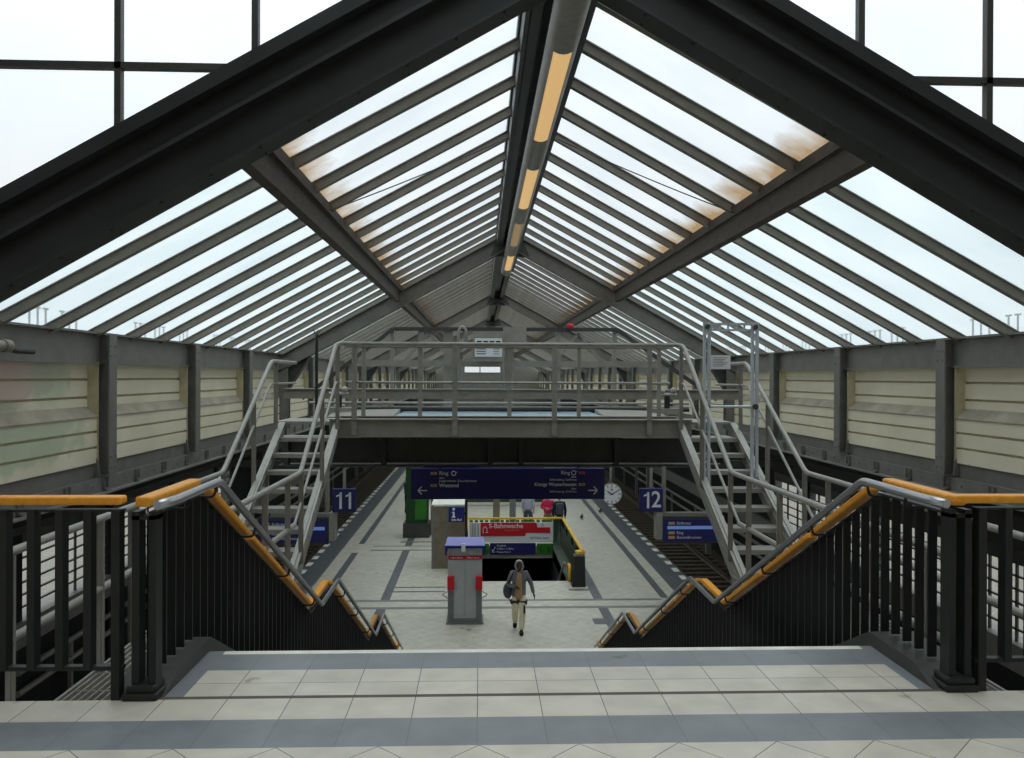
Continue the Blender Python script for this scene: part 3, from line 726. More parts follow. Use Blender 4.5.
# pale roof of the canopy between
cn = empty('canopy_roof', (.3, 12.9, .6)); tag(cn, 'low pale blue flat canopy roof with grey hipped ends behind the bridge', 'roof')
b = MB(); b._add([(-1.35, 12.9, .93), (1.95, 12.9, .93), (1.95, 17.2, .93), (-1.35, 17.2, .93), (-1.35, 12.9, .88), (1.95, 12.9, .88), (1.95, 17.2, .88), (-1.35, 17.2, .88)], [(0,1,2,3),(7,6,5,4),(0,4,5,1),(1,5,6,2),(2,6,7,3),(3,7,4,0)]); b.build('sheet', m_sheet, cn)
for s, x in ((-1, -1.35), (1, 1.95)):
    b = MB(); b._add([(x, 12.9, .93), (x+s*1.1, 12.9, .84), (x+s*1.1, 14.1, .98), (x, 14.1, 1.0), (x, 12.9, .80), (x+s*1.1, 12.9, .80), (x+s*1.1, 14.1, .8), (x, 14.1, .8)], [(0,1,2,3),(7,6,5,4),(0,4,5,1),(1,5,6,2),(2,6,7,3),(3,7,4,0)]); b.build('hip_plate', m_steel, cn)
b = MB(); b.box(-2.6, 3.1, 12.8, 12.9, .80, .93); b.build('gutter', m_steel, cn)

# steel stairs, left and right
def steel_stair(s):
    m = lambda x: .4+s*abs(x)                  # x given as distance from the bridge centre .4
    side = 'left' if s < 0 else 'right'
    xi, xo = 2.27, 3.08
    t = empty('steel_stair', (m(2.67), 8.6, -.5)); tag(t, 'open grey steel stair with eight treads at the %s end of the service bridge' % side, 'stair')
    n0, n1 = (2.30, 3.02)
    for x, nm in ((n0, 'stringer'), (n1, 'stringer')):
        b = MB(); X = m(x)
        b.bar((X, 11.08, .86), (X, 8.48, -.56), .07, .015); 
        b.prism([(11.12, .95), (11.12, .72), (8.5, -.74), (8.28, -.56), (8.28, -.50)], 'x', X-.012, X+.012)
        b.bar((X, 11.10, .935), (X, 8.30, -.52), .085, .016)
        b.build(nm, m_galv, t)
    for i in range(8):
        zz = DZ-.02-.178*(i+1); y = 11.10-.318*(i+1)
        b = MB(); b.box(m(n0+.02), m(n1-.02), y, y+.26, zz-.02, zz); b.box(m(n0+.02), m(n1-.02), y-.006, y+.006, zz-.045, zz+.004); b.build('tread', m_galv, t)
    # handrails continue level along the walkway
    ya = 4.58
    for nm, x, zt, yt, top in (('inner_handrail', 2.27, .545, 10.86, 1.985), ('outer_handrail', 3.07, .545, 10.72, 1.74)):
        X = m(x)
        pts = [(X, 12.1 if x > 3 else 11.08, top), (X, yt, top), (X, 8.72, zt), (X, ya+.02, zt), (X, ya, .05), (X, 8.45, .05)]
        if x < 3: pts[0] = (X+(-s)*.3, 11.08, top)
        b = MB(); b.tube(arc_pts(pts, .10), .026, 10); b.build(nm, m_galv, t, smooth=True)
        b = MB(); b.tube(arc_pts([(X, 12.1 if x > 3 else 11.08, top-.29 if x > 3 else 1.47), (X, yt-.05, top-.29 if x > 3 else 1.47), (X, 8.45, .05), (X, 8.3, .05)], .08), .016, 8); b.build('midrail', m_galv, t, smooth=True)
        for y in (ya+.25, 5.95, 7.3, 8.15, 8.75, 9.9, 10.95):
            ztop = top if y > yt else (zt if y < 8.72 else zt+(top-zt)*(y-8.72)/(yt-8.72))
            zb = -.55 if y < 8.5 else DZ-.05-(11.1-y)*.556
            b = MB(); b.box(X-.026, X+.026, y-.008, y+.008, zb, ztop-.02); b.box(X-.008, X+.008, y-.02, y+.02, zb, ztop-.02); b.build('post', m_steel, t)
    wk = empty('walkway', (m(2.67), 4.3, -.6)); tag(wk, 'narrow steel grating walkway at the foot of the %s steel stair, outside the stair balustrade' % side, 'walkway')
    b = MB()
    for k in range(17): b.box(m(2.27)+s*k*.05-.006, m(2.27)+s*k*.05+.006, 4.2, 8.6, -.56, -.53)
    for k in range(14): b.box(m(2.27), m(3.08), 4.25+k*.33, 4.262+k*.33, -.56, -.53)
    o = b.build('grating', m_steel, wk); tag(o, kind='stuff')
    for x in (2.25, 3.10):
        b = MB(); b.box(m(x)-.01, m(x)+.01, 4.1, 8.6, -.72, -.52); b.build('edge_channel', m_steel, wk)
steel_stair(-1); steel_stair(1)
# aluminium access gate on the right stair
g = empty('access_gate', (3.05, 10, .3)); tag(g, 'bright aluminium gate frame standing on the right steel stair', 'gate')
for x in (2.75, 3.34):
    b = MB(); b.box(x-.045, x-.012, 9.98, 10.02, .2, 2.23); b.box(x+.012, x+.045, 9.98, 10.02, .2, 2.23)
    for k in range(8): b.box(x-.012, x+.012, 9.99, 10.01, .25+k*.27, .27+k*.27)
    b.build('upright', m_alu, g)
b = MB(); b.box(2.75, 3.34, 9.985, 10.015, 2.19, 2.22); b.box(2.75, 3.34, 9.985, 10.015, 2.12, 2.145)
for k in range(6): b.box(2.8+k*.1, 2.82+k*.1, 9.99, 10.01, 2.145, 2.19)
b.build('top_rail', m_alu, g)
b = MB(); b.tube([(2.75, 10, 1.20), (3.34, 10, 1.20)], .016, 8); b.build('crossbar', m_alu, g)
for x in (2.75, 3.34):
    b = MB(); b.tube([(x, 9.95, 1.20), (x, 10.05, 1.20)], .035, 8); b.tube([(x, 9.95, 2.17), (x, 10.05, 2.17)], .03, 8); b.build('clamp', m_steel_d, g)
p = empty('notice', (2.91, 9.96, 1.65)); tag(p, 'small white paper notice taped to the left upright of the aluminium gate', 'notice')
b = MB(); b.box(2.79, 3.03, 9.962, 9.968, 1.655, 1.825); b.build('sheet', m_signw, p)
b = MB()
for k in range(6): b.box(2.815, 3.0-(k % 3)*.03, 9.960, 9.962, 1.79-k*.02, 1.796-k*.02)
b.build('print', m_steel, p)
# thin dark pole with spikes on the left of the bridge
t = empty('spike_pole', (-2.27, 11.6, DZ)); tag(t, 'thin dark pole with bird spikes standing at the left end of the bridge', 'pole')
b = MB(); b.tube([(-2.27, 11.6, DZ), (-2.27, 11.6, 2.12)], .022, 8); b.build('pole', m_black, t)
b = MB()
for k in range(5): b.tube([(-2.27, 11.6, 2.1), (-2.27+.06*math.cos(k*1.25), 11.6+.06*math.sin(k*1.25), 2.2)], .004, 5)
b.build('spikes', m_black, t)

# gantry frame and boards behind
gt = empty('gantry_frame', (.5, 16, .9)); tag(gt, 'dark steel gantry frame with sloping ends, standing behind the service bridge', 'gantry')
b = MB(); b.bar((-1.68, 16, 2.46), (2.64, 16, 2.47), .06, .07, (0, 1, 0)); b.bar((-1.68, 16, 2.46), (-3.4, 16, 1.12), .05, .07, (0, 1, 0)); b.bar((2.64, 16, 2.47), (4.6, 16, 1.12), .05, .07, (0, 1, 0)); b.build('top_frame', m_steel_d, gt)
b = MB(); b.box(-2.6, 3.7, 16.0, 16.06, 1.74, 1.86); b.build('middle_beam', m_steel, gt)
for x, w in ((-1.7, .035), (-.62, .09), (.55, .085), (2.6, .04), (-1.15, .05), (1.5, .05), (-2.5, .03), (3.3, .03)):
    b = MB(); b.box(x-w, x+w, 16.02, 16.1, .9, 2.46 if abs(x-.5) < 2.3 else 1.8); b.build('post', m_steel, gt)
b = MB(); b.box(.43, .88, 15.9, 16.1, 2.16, 2.51); b.build('housing', m_steel, gt)
for s, x in ((-1, -1.0), (1, 1.9)):
    b = MB(); b.bar((x, 16.05, 2.4), (x-.45, 16.05, 1.85), .04, .05, (0, 1, 0)); b.bar((x, 16.05, 2.4), (x+.45, 16.05, 1.85), .04, .05, (0, 1, 0)); b.build('brace', m_steel, gt)
bd = empty('information_board', (.15, 15.8, 1.8)); tag(bd, 'grey framed white information board hanging in the middle behind the bridge', 'board')
b = MB(); b.box(-.15, .44, 15.82, 15.86, 1.84, 2.42); b.build('frame', m_steel, bd)
b = MB(); b.box(-.11, .41, 15.80, 15.82, 1.93, 2.28); b.build('sheet', m_signw, bd)
b = MB()
for k in range(4): b.box(-.07+k*.12, .02+k*.12, 15.795, 15.80, 2.20, 2.235)
for k in range(4): b.box(-.08, .10, 15.795, 15.80, 1.98+k*.045, 1.995+k*.045); b.box(.24, .36, 15.795, 15.80, 1.98+k*.045, 1.99+k*.045)
b.build('print', m_dgreen, bd)
t = tag(MB().tube(arc_pts([(-.42, 15.9, 1.1), (-.42, 15.9, 2.42), (-.36, 15.9, 2.52), (-.28, 15.9, 2.45), (-.28, 15.9, 2.2)], .06), .03, 8).build('gooseneck_pipe', m_galv, smooth=True), 'grey gooseneck pipe left of the white information board', 'pipe')
b = MB(); b.tube(arc_pts([(0.0, 15.9, 2.0), (.25, 15.9, 1.98), (.42, 15.9, 1.85), (.45, 15.9, 1.2)], .15), .03, 8); o = b.build('bent_pipe', m_steel, smooth=True); tag(o, 'dark bent pipe coming down right of the white information board', 'pipe')
b = MB(); b.sphere((1.72, 15.9, 2.53), .06, 10, (1.2, 1, .8)); o = b.build('warning_lamp', m_red, smooth=True); tag(o, 'small red warning lamp on top of the gantry frame', 'lamp')
# pipe with black cable end on the left wall
t = empty('wall_pipe', (-4.3, 7.4, 1.7)); tag(t, 'short grey pipe with black taped cable end on the left wall channel', 'pipe')
b = MB(); b.tube([(-4.38, 6.3, 1.82), (-4.38, 7.85, 1.82)], .05, 10); b.tube([(-4.38, 7.78, 1.82), (-4.38, 7.88, 1.82)], .06, 10); b.build('pipe', m_steel_b, t, smooth=True)
b = MB(); b.tube([(-4.38, 7.85, 1.80), (-4.38, 8.0, 1.78), (-4.38, 8.3, 1.78)], .028, 8); b.build('cable', m_black, t)

for s_, lab in ((-1, 'thin sagging cable from the ridge to the left purlin'), (1, 'thin sagging cable from the ridge to the right purlin')):
    x0 = XC+s_*.32; x1 = XC+s_*PX
    pts = [(x0+(x1-x0)*t, 10.8-1.0*t, rz(x0+(x1-x0)*t, -.14)-.10*t*(1-t)) for t in [i/10 for i in range(11)]]
    b = MB(); b.tube(pts, .007, 6); o = b.build('roof_cable', m_black); tag(o, lab, 'cable')
# ================================================================== TUBE LAMP UNDER THE RIDGE
LX, LZ, LR = .67, EYE+2.79, .135
tl = empty('tube_lamp', (LX, 4.5, LZ)); tag(tl, 'long grey tube lamp hanging under the roof ridge with warm lit sections', 'lamp')
cuts = [(4.5, 6.83, None), (6.83, 9.4, m_lamp), (9.4, 10.7, None), (10.7, 13.2, m_lamp), (13.2, 14.5, None), (14.5, 17.0, m_lamp_dim), (17.0, 18.4, None), (18.4, 20.9, m_lamp), (20.9, 22.0, None)]
b = MB()
n = 20
def arc_strip(b, y0, y1, a0, a1, r, k=10):
    vs = []; fs = []
    for y in (y0, y1):
        for i in range(k+1):
            a = a0+(a1-a0)*i/k; vs.append((LX+r*math.sin(a), y, LZ-r*math.cos(a)))
    for i in range(k): fs.append((i, i+1, k+1+i+1, k+1+i))
    b._add(vs, fs)
for y0, y1, mm in cuts:
    if mm is None: arc_strip(b, y0, y1, -math.pi, math.pi, LR, 24)
    else: arc_strip(b, y0, y1, .62, 2*math.pi-.62, LR, 20)
b.disc((LX, 4.5, LZ), LR, 'y', .01); b.disc((LX, 22.0, LZ), LR, 'y', .01)
o = b.build('tube', m_galv, tl); [setattr(p, 'use_smooth', len(p.vertices) == 4) for p in o.data.polygons]
for y0, y1, mm in cuts:
    if mm is not None:
        b = MB(); arc_strip(b, y0, y1, -.66, .66, LR-.006, 8); o = b.build('louvre', mm, tl)
        if mm is m_lamp_dim: o['label'] = 'dim brownish louvre'
b = MB(); b.box(LX+LR-.01, LX+LR+.05, 4.6, 22.0, LZ-.02, LZ+.07); b.build('cable_tray', m_black, tl)
for y in (6.3, 10.1, 13.9, 17.7, 21.4):
    b = MB(); b.box(LX-.015, LX+.015, y-.02, y+.02, LZ+LR-.01, RZ-.15); b.build('hanger', m_steel_d, tl)

# ================================================================== SIGNS
def sign_box(name, x0, x1, y, z0, z1, mat, label, cat, t=.12, bev=.01):
    e_ = empty(name, ((x0+x1)/2, y, z0)); tag(e_, label, cat)
    b = MB(); b.box(x0, x1, y, y+t, z0, z1); b.build('panel', mat, e_, bevel=bev); return e_
sy_ = 12.6
sg = sign_box('direction_sign', -1.05, 1.90, sy_, -.31, .155, m_navy, 'long dark blue direction sign with white arrows hanging under the bridge girder', 'sign', .16)
ft = sy_-.004
text('Ring', .08, (-.62, ft, .085), m_signw, sg); text('über', .045, (-.62, ft, .015), m_signw, sg); text('Jungfernheide, Gesundbrunnen', .046, (-.62, ft, -.03), m_signw, sg)
text('Westend', .08, (-.62, ft, -.10), m_signw, sg, bold=.001)
def badge(s_, x, z, mat, col=None):
    b = MB(); b.box(x-.048, x+.048, ft-.002, ft+.002, z-.02, z+.02); b.build('line_badge', mat, sg); text(s_, .036, (x, ft-.006, z), m_navy, sg, 'CENTER')
badge('S41', -.70, .085, m_tan); badge('S46', -.70, -.10, m_tan); badge('S42', 1.55, .092, m_pink); badge('S46', 1.55, -.085, m_tan)
def ring(x, z):
    b = MB(); pts = [(x+.032*math.cos(a), ft, z+.032*math.sin(a)) for a in [.9+i*5.7/18 for i in range(19)]]; b.tube(pts, .006, 6)
    b.bar(pts[-1], (pts[-1][0]+.02, ft, pts[-1][2]+.012), .004, .008, (0, 1, 0)); b.bar(pts[-1], (pts[-1][0]-.012, ft, pts[-1][2]+.02), .004, .008, (0, 1, 0))
    b.build('ring_symbol', m_signw, sg)
ring(-.40, .085); ring(1.425, .092)
text('Ring', .08, (1.37, ft, .092), m_signw, sg, 'RIGHT'); text('über', .045, (1.47, ft, .03), m_signw, sg, 'RIGHT'); text('Schöneberg, Südkreuz', .046, (1.47, ft, -.012), m_signw, sg, 'RIGHT')
text('Königs Wusterhausen', .072, (1.47, ft, -.085), m_signw, sg, 'RIGHT', bold=.001); text('über', .045, (1.47, ft, -.15), m_signw, sg, 'RIGHT'); text('Schöneberg, Südkreuz', .046, (1.47, ft, -.192), m_signw, sg, 'RIGHT')
for s, x in ((-1, -.94), (1, 1.79)):
    b = MB(); b.bar((x, ft, -.175), (x-s*.14, ft, -.175), .005, .016, (0, 1, 0)); b.bar((x, ft, -.175), (x-s*.06, ft, -.115), .005, .016, (0, 1, 0)); b.bar((x, ft, -.175), (x-s*.06, ft, -.235), .005, .016, (0, 1, 0)); b.build('arrow', m_signw, sg)
for x in (-.6, 1.5): b = MB(); b.box(x-.02, x+.02, sy_+.06, sy_+.10, .155, .26); b.build('hanger', m_black, sg)
b = MB(); b.box(-.88, -.03, 12.95, 13.03, .10, .215); o = b.build('rear_sign', m_navy); tag(o, 'second blue sign panel just showing above the left part of the direction sign', 'sign')
for nme, x0, x1, label in (('11', -3.18, -2.68, 'square dark blue platform sign with two ones, left of the direction sign'), ('12', 3.49, 4.0, 'square dark blue platform sign with a one and a two, right of the station clock')):
    e_ = sign_box('platform_number_sign', x0, x1, 18, -1.39, -.88, m_navy, label, 'sign', .1)
    for k, ch in enumerate(nme):
        xc = x0+.16+k*.20
        if ch == '1':
            b = MB(); b.box(xc-.005, xc+.045, 17.99, 18.0, -1.31, -.955); b.prism([(xc-.075, -1.055), (xc-.075, -1.02), (xc+.0, -.985), (xc+.01, -.955), (xc+.02, -.955), (xc+.02, -1.03)], 'y', 17.99, 18.0); b.build('numeral', m_signw, e_)
        else: text('2', .50, (xc+.0, 17.995, -1.135), m_signw, e_, 'CENTER', bold=.006, sx=.9, name='numeral')
    b = MB(); b.box((x0+x1)/2-.03, (x0+x1)/2+.03, 18.03, 18.08, -.9, -.45); b.build('hanger', m_steel, e_)
# cross tie that carries the platform signs
b = MB(); b.box(-8.8, 9.6, 18.3, 18.5, -.45, -.30); o = b.build('sign_beam', m_steel_d); tag(o, 'dark cross beam above the platform number signs', 'beam')
def display(x0, x1, s, label):
    e_ = empty('departure_display', ((x0+x1)/2, 18.1, -2.05)); tag(e_, label, 'display')
    b = MB(); b.box(x0-.02, x1+.02, 18.02, 18.3, -2.08, -1.50); b.build('housing', m_steel_d, e_)
    b = MB(); b.box(x0, x1, 18.0, 18.02, -2.04, -1.56); b.build('screen', m_screen, e_)
    b = MB(); b.box(x0+.08, x1-.06, 17.993, 18.0, -1.77, -1.70); b.build('highlight_row', m_screen_l, e_)
    for k, (zz, tx) in enumerate(((-1.64, 'Südkreuz'), (-1.85, 'Ring'), (-1.95, 'Gesundbrunnen'))):
        b = MB(); b.box(x0+.1, x0+.24, 17.993, 18.0, zz-.03, zz+.03); b.build('line_badge', m_tan, e_)
        text(tx, .085, (x0+.28, 17.995, zz), m_signw, e_)
    xe = x0-.16 if s > 0 else x1+.16
    b = MB(); b.box(min(xe, xe+.13*s), max(xe, xe+.13*s), 18.0, 18.3, -2.0, -1.40); b.build('side_case', m_galv, e_)
    b = MB(); b.box(min(xe, xe+s*1.4), max(xe, xe+s*1.4), 18.1, 18.2, -1.50, -1.42); b.build('top_arm', m_steel, e_)
    b = MB(); b.tube([(xe+s*.2, 18.2, -1.5), (xe+s*.2, 18.2, -.32)], .05, 10); b.build('hanger', m_steel, e_)
display(4.02, 5.35, 1, 'blue departure display beside the sign 12, partly behind the right steel stair')
display(-4.75, -3.28, -1, 'blue departure display seen through the treads of the left steel stair')
# clock
ck = empty('platform_clock', (3.88, 24, -1.85)); tag(ck, 'round white station clock hanging right of the direction sign', 'clock')
cx, cz, cr_ = 3.83, -1.85, .305
b = MB(); b.disc((cx, 24.06, cz), cr_, 'y', .12, 32); b.build('case', m_steel, ck)
b = MB(); b.disc((cx, 23.995, cz), cr_-.02, 'y', .01, 32); b.build('dial', m_signw, ck)
b = MB()
for k in range(12):
    a = k*math.pi/6; r0 = .22 if k % 3 else .19; b.bar((cx+math.sin(a)*r0, 23.985, cz+math.cos(a)*r0), (cx+math.sin(a)*.275, 23.985, cz+math.cos(a)*.275), .004, .022, (0, 1, 0))
b.build('hour_marks', m_black, ck)
for nm, ang, ln, w in (('minute_hand', 60, .25, .02), ('hour_hand', 300, .16, .03)):
    a = math.radians(ang); b = MB(); b.bar((cx-math.sin(a)*.04, 23.978, cz-math.cos(a)*.04), (cx+math.sin(a)*ln, 23.978, cz+math.cos(a)*ln), .004, w, (0, 1, 0)); b.build(nm, m_black, ck)
b = MB(); b.disc((cx, 23.98, cz+.13), .03, 'y', .004, 16); b.build('red_logo', m_red, ck)
b = MB(); b.tube(arc_pts([(cx-.02, 24.06, cz+cr_-.02), (cx-.02, 24.06, -.95), (cx-.02, 24.4, -.9)], .08), .04, 10); b.build('hanger', m_galv, ck, smooth=True)
b = MB(); b.box(-5.5, 6.2, 24.4, 24.6, -1.0, -.85); o = b.build('clock_beam', m_steel_d); tag(o, 'dark cross beam the station clock hangs from', 'beam')
b = MB(); b.box(cx+.75, cx+.81, 24.3, 24.36, -1.9, -.9); o = b.build('hanging_rod', m_steel_d); tag(o, 'thin dark rod hanging beside the station clock', 'rod')

# ================================================================== THINGS ON THE PLATFORM
# emergency / information pillar
t = empty('ticket_machine', (-.38, 20.9, PZ)); tag(t, 'grey machine pillar with blue top, red band and two red boxes', 'machine')
b = MB(); b.box(-.80, .06, 20.92, 21.5, PZ, -2.72); b.build('body', m_box, t, bevel=.01)
b = MB(); b.box(-.84, .10, 20.86, 21.6, PZ, PZ+.05); b.build('base', m_box_d, t)
for x0, x1 in ((-.80, -.65), (-.09, .06)):
    b = MB(); b.box(x0, x1, 20.90, 20.925, PZ+.05, -3.75); b.build('side_post', m_box_d, t)
    b = MB(); b.box(x0-.01, x1+.01, 20.80, 20.92, -3.80, -3.47); b.build('red_box', m_red, t, bevel=.01)
b = MB(); b._add([(-.87,20.80,-2.72),(.13,20.80,-2.72),(.11,21.62,-2.72),(-.85,21.62,-2.72),(-.87,20.80,-2.68),(.13,20.80,-2.68),(.09,21.5,-2.60),(-.83,21.5,-2.60)],[(3,2,1,0),(4,5,6,7),(0,1,5,4),(1,2,6,5),(2,3,7,6),(3,0,4,7)]); b.build('roof', m_violet, t); 
b = MB(); b.box(-.87, .13, 20.78, 20.86, -2.75, -2.69); b.box(-.87, -.83, 20.78, 21.5, -2.92, -2.75); b.box(.09, .13, 20.78, 21.5, -2.92, -2.75); b.build('blue_fascia', m_blue, t)
b = MB(); b.box(-.79, .05, 20.905, 20.925, -3.06, -2.96); b.build('red_band', m_red, t)
text('S-Bahn Berlin', .06, (-.75, 20.90, -3.01), m_signw, t); text('S-Bahn Berlin', .06, (-.33, 20.90, -3.01), m_signw, t)
b = MB(); b.box(-.46, -.36, 20.74, 20.78, -2.82, -2.62); b.build('white_tag', m_signw, t)
b = MB(); b.box(-.373, -.367, 20.908, 20.925, PZ+.2, -3.1); b.build('door_seam', m_box_d, t)
b = MB(); b.box(-.66, -.08, 20.90, 20.922, PZ+.06, PZ+.14); b.build('kick_plate', m_box_d, t)
for s, x in ((-1, -.80), (1, .06)):
    b = MB(); b.tube(arc_pts([(x, 21.0, -3.88), (x+s*.14, 21.0, -3.96), (x, 21.0, -4.06)], .03), .012, 6); b.build('hook', m_steel, t)
# concrete cabinet, i sign
t = empty('lift_cabinet', (-1.05, 26.9, PZ)); tag(t, 'tall brown grey cabinet with pale flat top behind the information sign', 'cabinet')
b = MB(); b.box(-1.55, -.50, 26.95, 28.2, PZ, -2.66); b.build('body', m_brown, t)
b = MB(); b.box(-1.57, -.48, 26.93, 28.3, -2.66, -2.60); b.build('top', m_white, t)
b = MB(); b.box(-1.56, -1.50, 26.92, 26.96, PZ, -2.62); b.build('corner_strip', m_box_d, t)
e_ = sign_box('information_sign', -1.0, -.50, 26.6, -3.11, -2.63, m_blue, 'small square blue sign with a white letter i', 'sign', .06)
b = MB(); b.disc((-.84, 26.59, -2.695), .042, 'y', .01, 16); b.prism([(-.90, -2.78), (-.81, -2.78), (-.81, -2.93), (-.785, -2.93), (-.785, -2.965), (-.90, -2.965), (-.90, -2.93), (-.87, -2.93), (-.87, -2.81), (-.90, -2.81)], 'y', 26.585, 26.6); b.build('letter', m_signw, e_); text('Info-Ruf', .10, (-.75, 26.595, -3.04), m_signw, e_, 'CENTER', bold=.002)
b = MB(); b.tube([(-.44, 26.7, PZ), (-.44, 26.7, -2.4)], .045, 10); b.box(-.5, -.44, 26.68, 26.72, -2.9, -2.8); b.build('pole', m_black, e_)
# green advertising pillar
t = empty('advert_pillar', (-2.42, 32.4, PZ)); tag(t, 'tall glossy green advertising pillar with a dark base, left of the direction sign', 'pillar')
b = MB(); b.box(-2.96, -1.95, 32.1, 33.0, PZ, PZ+.55); b.build('base', m_steel_d, t)
b = MB(); b.box(-2.86, -2.02, 32.15, 32.95, PZ+.55, -1.85); b.build('case', m_dgreen, t)
b = MB(); b.box(-2.50, -2.06, 32.13, 32.15, PZ+.7, -2.1); b.build('poster', m_green, t)
b = MB(); b.box(-2.9, -2.0, 32.1, 33.0, -1.85, -1.7); b.build('cap', m_black, t)
b = MB(); b.box(-1.93, -1.72, 32.6, 32.8, PZ, -.9); o = b.build('platform_column', m_brown); tag(o, 'slim brown grey column directly right of the green advertising pillar', 'column')
t = empty('vending_machine', (-1.3, 34, PZ)); tag(t, 'dark machine with a bright green top panel behind the brown cabinet', 'machine')
b = MB(); b.box(-1.75, -1.0, 34.2, 34.9, PZ, -3.0); b.build('body', m_steel_d, t)
b = MB(); b.box(-1.72, -1.03, 34.18, 34.2, -3.6, -3.05); b.build('green_panel', m_green, t)
b = MB(); b.box(-1.77, -.98, 34.1, 34.95, -3.0, -2.9); b.build('top', m_box, t)
# platform columns
for x, y, lab in ((.64, 32.2, 'brown platform column behind the red banner'), (1.35, 34.3, 'grey platform column between the brown column and the waiting people')):
    t = empty('platform_column', (x, y, PZ)); tag(t, lab, 'column')
    b = MB(); b.box(x-.13, x+.13, y-.12, y+.12, PZ, -.9); b.build('shaft', m_brown if x < 1 else m_box_d, t, bevel=.02)
    b = MB(); b.box(x-.18, x+.18, y-.17, y+.17, PZ, PZ+.12); b.build('foot', m_steel_d, t)
for y, lab in ((44, 'platform column beyond the kiosk'), (54, 'second platform column beyond the kiosk'), (64, 'third platform column beyond the kiosk'), (74, 'farthest platform column under the hall')):
    b = MB(); b.box(.5, .76, y, y+.26, PZ, -.9); o = b.build('platform_column', m_brown, bevel=.02); tag(o, lab, 'column')
# white kiosk
t = empty('kiosk', (1.0, 40, PZ)); tag(t, 'long dark kiosk with a row of small white cards behind the waiting people', 'kiosk')
b = MB(); b.box(-1.1, 3.1, 40.2, 43, PZ, -2.45); b.build('wall', m_steel_d, t)
b = MB(); b.box(-1.2, 3.2, 40.0, 43.1, -2.45, -2.2); b.build('roof', m_box, t)
b = MB(); b.box(-1.15, 3.15, 40.1, 40.2, PZ+.02, PZ+.14); b.build('plinth', m_white, t)
for k in range(7):
    b = MB(); b.box(-.62+k*.17, -.50+k*.17, 40.16, 40.2, -4.34, -4.16); b.build('price_card', m_signw, t)
for x in (.9, 1.6, 2.6): b = MB(); b.box(x, x+.2, 40.16, 40.2, -4.3, -3.9); b.build('poster', m_signw, t)

# opening balustrade, banner and lintel signs
t = empty('opening_balustrade', (1.3, 25.6, PZ)); tag(t, 'glass balustrade with yellow top rail around the platform stair opening', 'balustrade')
xr0, xr1 = 3.08, 3.03
rt = -3.68
b = MB(); b.bar((xr0, 24.6, rt), (xr1+.03, 30.55, rt), .09, .07); b.build('yellow_rail', m_yellow, t, bevel=.01)
b = MB(); b.bar((-.42, 30.6, rt+.0), (xr1, 30.6, rt+.0), .09, .07, (0, 1, 0)); b.build('yellow_rail', m_yellow, t, bevel=.01)
b = MB(); b.bar((-.44, 25.9, rt), (-.44, 30.6, rt), .06, .06); b.build('yellow_rail', m_yellow, t, bevel=.01)
b = MB(); b._add([(xr0, 24.75, PZ), (xr1+.03, 30.55, PZ), (xr1+.03, 30.55, rt), (xr0, 24.75, rt)], [(0, 1, 2, 3)]); b._add([(xr0+.02, 24.75, PZ), (xr1+.05, 30.55, PZ), (xr1+.05, 30.55, rt), (xr0+.02, 24.75, rt)], [(0, 3, 2, 1)]); b.box(2.70, 3.03, 30.59, 30.61, PZ, rt); b.build('glass', m_bal, t)
b = MB(); b.box(-.45, -.43, 25.9, 30.6, PZ, rt); b.build('glass', m_bal, t)
for k in range(4):
    y = 26.1+k*1.45; x = xr0+(xr1-xr0)*(y-25.9)/4.7; b = MB(); b.box(x-.03, x+.03, y-.03, y+.03, PZ, rt); b.build('post', m_black, t)
b = MB()
for k in range(16):
    b.box(-.38+k*.19, -.26+k*.19, 30.53, 30.56, rt-.13, rt-.05)
b.build('green_sticker_band', m_green, t)
b = MB(); b.prism([(2.74, PZ), (3.14, PZ), (3.12, rt-.1), (2.80, rt-.1)], 'y', 24.5, 24.95); b.build('newel_block', m_black, t)
b = MB(); b.disc((3.0, 24.7, rt), .15, 'z', .07, 20); b.build('yellow_newel_cap', m_yellow, t)
b = MB(); b.disc((3.0, 24.7, rt-.08), .14, 'z', .08, 20); b.build('steel_collar', m_galv, t)
# inner escalator-like handrail going down
hr = empty('stair_handrail', (2.9, 25.5, PZ)); tag(hr, 'grey green sided handrail with a yellow curved end going down beside the platform stair opening', 'handrail')
b = MB(); b.bar((2.60, 25.3, PZ+.55), (2.60, 29.5, PZ-1.6), .06, .06); b.build('rail', m_galv, hr)
b = MB(); b.tube(arc_pts([(2.74, 25.2, PZ+.02), (2.74, 25.1, PZ+.3), (2.74, 25.2, PZ+.48), (2.74, 25.5, PZ+.45)], .12), .05, 10); b.build('curved_end', m_yellow, hr, smooth=True)
b = MB(); b.box(2.98, 3.0, 25.6, 30.4, PZ+.02, PZ+.75); b.box(2.69, 2.98, 25.2, 30.4, PZ, PZ+.06); b.build('side_panel', m_sidep, hr)
e_ = empty('banner', (1.35, 30.4, -4.46)); tag(e_, 'red and white printed banner fixed to the balustrade over the stair opening', 'banner')
b = MB(); b.box(.02, 2.68, 30.42, 30.46, -4.47, -3.80); b.build('white_board', m_signw, e_)
b = MB(); b.prism([(.02, -4.30), (1.65, -4.30), (1.70, -4.18), (2.58, -4.18), (2.58, -3.98), (2.12, -3.98), (2.08, -3.80), (.02, -3.80)], 'y', 30.405, 30.42); b.build('red_field', m_red, e_)
text('S-Bahnwache', .235, (.33, 30.40, -3.93), m_signw, e_, bold=.003); text('Wir sind für Sie da', .07, (.9, 30.40, -4.08), m_tan, e_)
